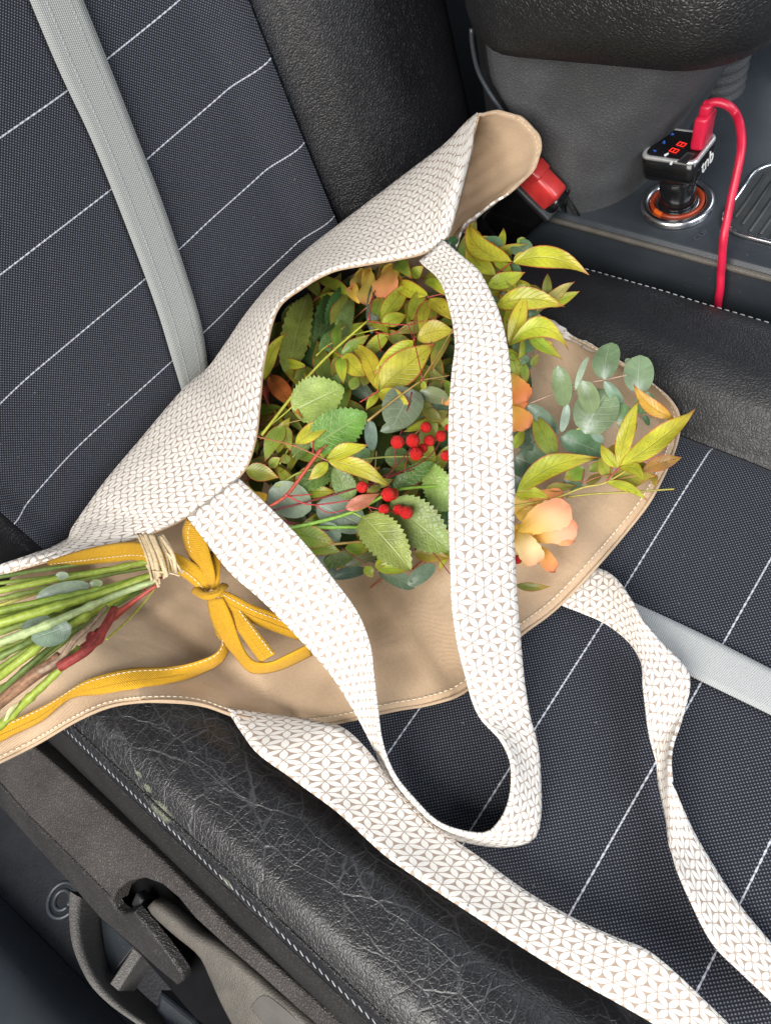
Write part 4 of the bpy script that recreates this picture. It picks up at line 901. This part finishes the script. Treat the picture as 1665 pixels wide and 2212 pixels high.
# --- stems
def stem(K, pts, w, col, lay=.004, mat='stem', n=None, ns=6, name='stem', parent=bq, taper=.75):
    P = [bp(*K(*p), lay) for p in pts]; nodes = name == 'cut_stem'; sc = {KA: 3.0273, KB: 3.0273, KC: 2.5227, KD: 2.9732, KR: 2.08125}[K]
    r = w / sc * .8556 / F * .45 * .5 / .95
    r = max(r, .00045)
    rad = [r, r * taper]
    if nodes:
        n = 60; rad = np.linspace(r, r * taper, n); x = np.arange(n)
        for c_ in random.sample(range(4, 56), 3): rad = rad * (1 + .28 * np.exp(-((x - c_) / 1.3) ** 2))
        rad = rad * (1 + .05 * np.sin(x * .7 + r * 9e4))
    return tube(name, P, rad, MAT[mat], parent, ns, n or max(8, 5 * len(P)), color=col)
RS_ = (.34, .035, .035); DR = (.16, .02, .025); YS = (.34, .33, .04); BS = (.30, .20, .06); GS = (.20, .36, .05)
for K, pts, w, c, ly in [
    (KA, [(180,1390),(600,870),(1000,505)], 30, YS, .012), (KA, [(990,1280),(1200,1115),(1410,965)], 22, BS, .012), (KA, [(1410,960),(1540,760),(1655,555)], 18, BS, .012), (KA, [(1410,950),(1370,760),(1350,660),(1360,460),(1450,335)], 12, RS_, .014),
    (KA, [(1000,490),(1050,280),(1100,110)], 12, RS_, .012), (KA, [(1000,520),(1180,540),(1330,545)], 12, RS_, .012), (KA, [(600,780),(690,700),(850,630),(1080,575)], 14, YS, .008), (KA, [(690,705),(790,780)], 10, RS_, .008), (KA, [(1060,580),(1095,745)], 9, RS_, .006), (KA, [(1075,1050),(935,1135)], 14, RS_, .010),
    (KA, [(1300,540),(1345,660)], 10, RS_, .012), (KA, [(1410,965),(1620,930)], 13, BS, .010), (KA, [(1310,545),(1540,480)], 9, RS_, .010), (KA, [(1460,330),(1590,300)], 9, RS_, .010), (KA, [(1330,1060),(1290,1220),(1240,1390)], 14, DR, .010), (KA, [(1050,600),(1180,615),(1290,560)], 10, RS_, .006),
    (KB, [(150,310),(430,380),(690,495)], 14, (.32,.13,.06), .016), (KB, [(430,380),(450,365)], 12, RS_, .016), (KB, [(640,400),(500,590),(370,760),(205,865)], 38, (.40,.07,.04), .012), (KB, [(370,760),(560,830),(870,795)], 16, RS_, .012), (KB, [(390,765),(570,750)], 14, RS_, .010), (KB, [(590,830),(690,890),(830,868)], 9, RS_, .014),
    (KB, [(240,880),(600,790),(900,705),(1270,580)], 18, DR, .008), (KB, [(870,800),(1000,845),(1170,880),(1240,885)], 13, RS_, .014), (KB, [(1000,850),(1060,920),(1130,930)], 8, DR, .012), (KB, [(360,1015),(560,975),(880,885),(1080,780),(1230,712),(1610,680)], 36, GS, .010), (KB, [(360,1010),(600,1005),(955,1000)], 42, GS, .006),
    (KB, [(490,1155),(980,1108)], 30, BS, .008), (KB, [(300,945),(600,1010),(960,1055)], 24, DR, .003), (KB, [(790,1160),(1005,1300)], 10, DR, .010), (KB, [(300,690),(460,590),(640,545)], 24, (.26,.30,.05), .004), (KB, [(900,488),(1180,462),(1500,465)], 20, (.26,.28,.07), .006), (KB, [(575,430),(580,340)], 20, RS_, .010), (KB, [(600,430),(680,375)], 22, (.36,.10,.05), .011),
    (KB, [(1190,300),(1200,430),(1190,560),(1100,620)], 10, DR, .012), (KB, [(1340,370),(1260,480),(1130,620)], 10, DR, .012), (KB, [(1550,340),(1500,420),(1380,520),(1130,620)], 12, DR, .010), (KB, [(1300,450),(1280,570),(1350,560)], 9, DR, .010), (KB, [(950,700),(1080,670)], 9, DR, .012), (KB, [(1340,1170),(1480,1190),(1630,1370)], 12, DR, .008), (KB, [(150,300),(350,140),(480,20)], 18, YS, .008), (KB, [(170,330),(350,220),(490,180)], 10, BS, .007), (KB, [(1060,420),(1050,560)], 10, BS, .004), (KB, [(880,890),(960,930)], 18, GS, .012),
    (KB, [(320,520),(450,300)], 18, (.2,.24,.05), .001), (KB, [(420,470),(520,330)], 14, (.2,.22,.05), .001),
    (KC, [(575,1215),(760,1140),(900,1090),(1080,1055),(1240,1020)], 14, (.40,.27,.20), .010), (KC, [(485,305),(380,380)], 12, RS_, .018), (KC, [(895,1370),(950,1365)], 10, (.4,.42,.1), .010), (KC, [(1150,1330),(1200,1330)], 8, (.4,.42,.2), .013),
    (KD, [(290,1120),(560,1075),(800,985),(990,940),(1250,770),(1480,575)], 20, (.36,.30,.06), .018), (KD, [(680,1055),(900,1030),(1100,1020),(1490,995)], 20, (.30,.26,.05), .014), (KD, [(815,850),(800,945)], 10, DR, .014), (KD, [(985,930),(1075,835)], 12, RS_, .020), (KD, [(800,950),(930,900),(1020,885)], 14, (.25,.08,.04), .016), (KD, [(1040,930),(1300,860),(1500,770)], 10, RB, .018), (KD, [(1480,575),(1470,540)], 8, RS_, .018), (KD, [(1010,880),(1020,800)], 10, RS_, .018)]:
    stem(K, pts, w, c, ly)
# nodes where leaflets meet
for K, (x, y), r in [(KA, (1000, 500), 26), (KA, (1410, 962), 26), (KA, (1350, 660), 18), (KA, (1455, 330), 18), (KA, (790, 785), 15), (KA, (690, 703), 16), (KA, (1070, 1048), 18), (KB, (160, 308), 26), (KB, (435, 378), 18), (KB, (372, 757), 30), (KB, (685, 493), 14), (KC, (485, 305), 14), (KD, (990, 942), 22), (KD, (1078, 835), 18), (KD, (1480, 573), 14)]:
    p = bp(*K(x, y), .015); sc = 3.0; rr_ = r / sc * .8556 / F * .45 * .5
    bm = bmesh.new(); bmesh.ops.create_icosphere(bm, subdivisions=2, radius=rr_); 
    me = bpy.data.meshes.new('stem_node'); bm.to_mesh(me); bm.free(); me.materials.append(MAT['stem']); me.polygons.foreach_set('use_smooth', [True]*len(me.polygons))
    o = link(bpy.data.objects.new('stem_node', me), bq); o.location = Vector(p); o.color = (.42, .05, .07, 1)
# --- berries
bm = bmesh.new(); bmesh.ops.create_uvsphere(bm, u_segments=20, v_segments=14, radius=1.)
bme = bpy.data.meshes.new('berry'); bm.to_mesh(bme); bm.free(); bme.materials.append(MAT['berry']); bme.polygons.foreach_set('use_smooth', [True]*len(bme.polygons))
bm = bmesh.new(); bmesh.ops.create_cone(bm, cap_ends=True, segments=6, radius1=.16, radius2=.06, depth=.25)
tme = bpy.data.meshes.new('berry_tip'); bm.to_mesh(tme); bm.free(); tme.materials.append(MAT['stem'])
for K, x, y, r in [(KB,1438,238,46),(KB,1220,352,56),(KB,1338,338,58),(KB,1465,340,48),(KB,1552,305,48),(KB,1365,440,57),(KB,1412,400,44),(KB,1590,455,45),(KB,950,695,49),(KB,1150,752,60),(KB,1182,748,52),(KB,1117,865,47),(KB,1228,868,46),(KB,1290,890,57),(KB,1612,240,34),(KD,315,1525,38)]:
    p = bp(*K(x, y), .016 + (.006 if r > 54 else 0)); r3 = r / 3. * .8556 / F * np.linalg.norm(p - CAM) * .93
    o = link(bpy.data.objects.new('berry', bme), bq); o.location = Vector(p); o.scale = (r3, r3, r3 * random.uniform(.94, 1.)); o.rotation_euler = (random.uniform(-.6, .6), random.uniform(-.6, .6), 0)
    q = link(bpy.data.objects.new('berry_tip', tme), o); q.location = (.75, .3, .6); q.rotation_euler = (0, .9, .4); q.color = (.08, .03, .02, 1)
# --- roses
def rose(name, K, petals, label=None):
    r = bpy.data.objects.new(name, None); link(r, bq)
    if label: r['label'] = label
    for b, t, w, c, ly, fo, ar in petals: leaf(K, b, t, w, 'P', ly, c, fold=fo, arch=ar, parent=r, name='petal', dz=.004)
    return r
rose('rose', KD, [((330,1110),(665,1035),150,(.78,.36,.10),.006,.1,.05), ((290,1180),(420,1060),190,(.85,.55,.16),.004,.1,.08), ((310,1330),(715,1125),270,(.84,.42,.22),.020,-.25,.14), ((400,1370),(768,1270),215,(.84,.40,.22),.012,-.3,.12), ((470,1350),(750,1390),110,(.82,.34,.15),.008,-.1,.10),
    ((300,1300),(470,1560),190,(.86,.72,.34),.018,-.35,.16), ((470,1420),(598,1625),125,(.82,.36,.14),.006,.2,.06), ((300,1400),(420,1570),110,(.72,.70,.30),.008,-.2,.05), ((300,1260),(420,1380),170,(.86,.70,.18),.012,-.2,.1), ((300,1180),(560,1230),200,(.86,.62,.30),.010,-.2,.1)], 'peach rose with pale yellow heart beside the handle')
rose('rose', KC, [((440,1010),(585,1195),150,(.80,.28,.07),.012,.15,.05), ((440,1200),(590,1215),130,(.82,.32,.09),.010,.1,.05), ((440,1230),(602,1362),150,(.80,.30,.08),.012,.2,.05), ((430,1300),(550,1360),120,(.80,.34,.10),.008,.1,.05), ((430,1000),(500,1100),120,(.76,.26,.07),.006,.1,.05)], 'orange rose half hidden by the upright handle')
rose('rose', KA, [((1010,120),(1000,400),150,(.66,.46,.10),.002,.2,.05), ((1160,100),(1150,350),210,(.80,.36,.12),-.002,.1,.08), ((1230,160),(1120,340),150,(.76,.34,.12),.0,.1,.06), ((960,120),(880,300),110,(.56,.40,.10),-.002,.2,.05)], 'apricot rose deep inside the carrier')
rose('rose', KB, [((1600,60),(1560,30),60,(.8,.3,.1),.0,.1,.05), ((1570,0),(1630,60),80,(.8,.36,.12),.0,.1,.05)])
# --- stem bundle at the cut end
gs = [(.24,.33,.045), (.29,.37,.05), (.20,.27,.05), (.36,.36,.06), (.15,.22,.05)]
bund = [((-60,470),(300,425),(640,375),(900,330),22,0), ((-60,515),(250,450),(560,395),(860,330),40,1), ((-60,600),(200,510),(480,405),(760,360),24,3), ((-60,620),(260,555),(560,490),(880,395),46,0), ((-60,690),(250,600),(560,510),(860,400),52,1), ((-60,795),(250,680),(600,530),(820,450),44,5),
        ((-60,560),(200,500),(500,430),(840,370),30,2), ((-60,660),(200,600),(500,510),(850,410),34,2), ((-60,1000),(120,860),(360,690),(700,500),44,1), ((-60,1090),(150,900),(400,700),(760,490),34,4), ((-60,1270),(120,1100),(290,940),(420,800),46,1), ((-60,880),(120,790),(400,640),(760,470),36,4), ((-60,740),(180,660),(480,560),(830,430),40,2), ((-60,950),(160,800),(420,640),(780,470),30,0), ((120,700),(300,640),(520,570),(820,440),26,3),
        ((-60,440),(240,390),(560,345),(900,300),26,4), ((-60,1040),(100,960),(300,800),(520,640),30,2), ((420,800),(560,690),(700,570),(840,450),14,6), ((340,700),(500,620),(680,540),(850,430),20,6), ((560,760),(680,650),(760,560),(840,455),12,3), ((-60,840),(140,760),(330,680),(600,560),26,0)]
for i, (a, b, c, d, w, ci) in enumerate(bund):
    col = (gs + [(.36,.44,.20), (.30,.05,.04)])[ci]
    lay = [-.012, -.004, -.020, -.002, .0, .004, -.014, -.010, -.006, -.016, .002, -.014, -.012, -.018, -.014, -.014, -.02, -.004, -.01, -.006, -.022][i]
    stem(KR, [a, b, c, d], w * 1.12, tuple(v * .8 for v in col), lay - .008, n=26, ns=10, name='cut_stem', taper=.8)
    # swollen node
stem(KR, [(-60,1140),(60,1040),(190,940),(270,890),(320,850)], 66, (.19,.10,.055), .0, 'wood', 24, 10, 'woody_stem', taper=1.1)
stem(KR, [(200,930),(270,895),(330,850),(390,760),(480,680),(560,585)], 42, (.22,.15,.10), .002, 'wood', 24, 8, 'woody_stem', taper=.45)
stem(KR, [(310,905),(370,870),(450,820),(505,760),(560,680),(600,600)], 56, (.20,.025,.020), .004, 'wood', 24, 10, 'red_stem', taper=.85)
stem(KR, [(560,690),(600,630),(700,560),(830,470)], 34, (.36,.06,.045), .0, 'stem', 20, 8, 'red_stem', taper=.6)
stem(KR, [(480,760),(505,755),(530,720)], 92, (.20,.022,.02), -.002, 'wood', 10, 10, 'stem_knuckle', taper=.7)
for b, t, w, c, ly in [((375,690),(165,760),140,(.19,.245,.225),-.002), ((110,710),(260,640),60,(.19,.24,.22),-.006), ((190,540),(470,470),85,(.19,.25,.22),-.003), ((470,465),(540,465),40,(.2,.27,.2),-.002), ((290,425),(360,425),40,(.3,.4,.35),-.002)]: leaf(KR, b, t, w, 'E', ly - .006, c, fold=.05, arch=.03)
leaf(KR, (20,1190), (105,1080), 26, 'N', .0, (.6,.6,.35))
# raffia round the stems
raf = []
random.seed(4)
strands = [((722 + 13 * k, 205 + random.uniform(-6, 6)), (806 + 13 * k + random.uniform(-10, 10), 455 - 5 * k + random.uniform(-14, 10)), random.uniform(10, 22)) for k in range(11)] + [((770,365),(835,485),16), ((800,400),(945,425),9), ((870,300),(960,415),11), ((838,470),(815,420),12)]
for k, (a, b, w) in enumerate(strands):
    pa, pb = np.array(KR(*a)), np.array(KR(*b)); mid = (pa + pb) / 2 + (7 + random.uniform(-4, 4), random.uniform(-3, 3))
    d = unit(pb - pa); sv = np.array([-d[1], d[0]]) * w * .4111 * .5; lz = random.uniform(.002, .006)
    ribbon('raffia_strand', [(bp(*(q + sv), lz), bp(*(q - sv), lz + random.uniform(-.0012, .0012))) for q in (pa, mid, pb)], MAT['raffia'], bq, 14, 3, .0004, curl=.0004)

# ================================================================== mustard ribbon
rib = thing('ribbon_tie', 'mustard yellow cloth ribbon tied in a loose bow around the stems', 'ribbon')
def yrib(name, up_px, lo_px, zu, zl, n=50, st=.25, curl=.001):
    def above(px, z, o):
        p = PZ(*KR(*px), z); return p if p[2] > zdrape(p[0], p[1]) + o else on_drape(*KR(*px), o)
    ed = [(above(a, z1, .010), above(b, z2, .004)) for a, b, z1, z2 in zip(up_px, lo_px, zu, zl)]
    o, A, B, P = ribbon(name, ed, MAT['yellow'], rib, n, 7, .0018, width=.0115, curl=curl)
    if st is not None: stitches('ribbon_stitching', A + (B - A) * st + unit(CAM - A[n//2]) * (.0013 + curl * 4 * st * (1 - st)), MAT['thread_c'], o, .0026, .0010, .00032)
    tube('ribbon_fold', A + (B - A) * (.62 if st != .25 else .5) + unit(CAM - A[n//2]) * (.0008 + curl), .0005, MAT['yellow'], o, 5)
    return o
yrib('bow_band', [(250,352),(400,300),(560,262),(700,248),(830,268),(950,318),(1050,382),(1120,478)], [(270,368),(430,366),(600,352),(700,342),(800,358),(900,395),(985,445),(1075,525)], [.070,.074,.078,.080,.082,.082,.078,.066], [.068,.072,.074,.076,.078,.078,.074,.062], st=.72)
yrib('bow_upper_loop', [(1085,230),(1100,300),(1125,400),(1135,470)], [(985,120),(962,190),(985,300),(1095,470)], [.088,.086,.080,.070], [.086,.084,.080,.068], 30, st=.8)
yrib('bow_upper_tail', [(1165,310),(1160,380),(1155,440),(1150,500)], [(1080,290),(1095,350),(1110,420),(1110,490)], [.078,.076,.072,.066], [.080,.078,.074,.068], 20, st=None)
yrib('bow_right_loop', [(1150,490),(1230,525),(1330,578),(1440,618),(1560,665),(1640,700)], [(1160,560),(1210,612),(1320,668),(1430,712),(1540,752),(1620,780)], [.062,.058,.052,.046,.040,.036], [.056,.050,.046,.040,.034,.030], 36, st=.3)
yrib('bow_tail', [(1200,520),(1255,590),(1310,660),(1385,755),(1448,835)], [(1165,555),(1215,635),(1245,700),(1310,795),(1372,880)], [.056,.052,.050,.048,.046], [.052,.048,.046,.044,.042], 30, st=.15)
yrib('bow_lower_loop', [(1170,540),(1215,640),(1250,745),(1290,830),(1340,876),(1420,880),(1500,845),(1620,785)], [(1090,545),(1110,650),(1160,750),(1230,838),(1310,925),(1400,932),(1500,905),(1640,838)], [.060,.052,.046,.044,.044,.046,.048,.050], [.054,.044,.036,.032,.030,.030,.032,.036], 50, st=.62)
yrib('long_tail', [(1128,690),(1150,740),(1168,775),(1130,835),(1020,880),(880,905),(700,912),(560,940),(430,985),(280,1080),(120,1160),(-80,1240)], [(1140,740),(1175,765),(1200,800),(1160,880),(1040,945),(900,988),(700,1020),(540,1045),(370,1068),(220,1185),(90,1250),(-80,1335)], [.036,.036,.036,.038,.040,.040,.040,.042,.046,.050,.056,.060], [.034,.032,.030,.026,.024,.024,.026,.028,.034,.042,.048,.052], 70, st=.14)
yrib('far_loop', [(1405,0),(1395,30),(1370,50)], [(1330,-10),(1300,-20),(1290,-60)], [.088,.090,.092], [.090,.092,.094], 14, st=None)
k0 = PZ(*KR(1118, 498), .068)
yrib('knot', [(1030,480),(1080,510),(1130,500),(1165,465)], [(1045,512),(1095,532),(1145,518),(1172,485)], [.068,.074,.076,.070], [.064,.070,.072,.066], 20, st=None, curl=.004)
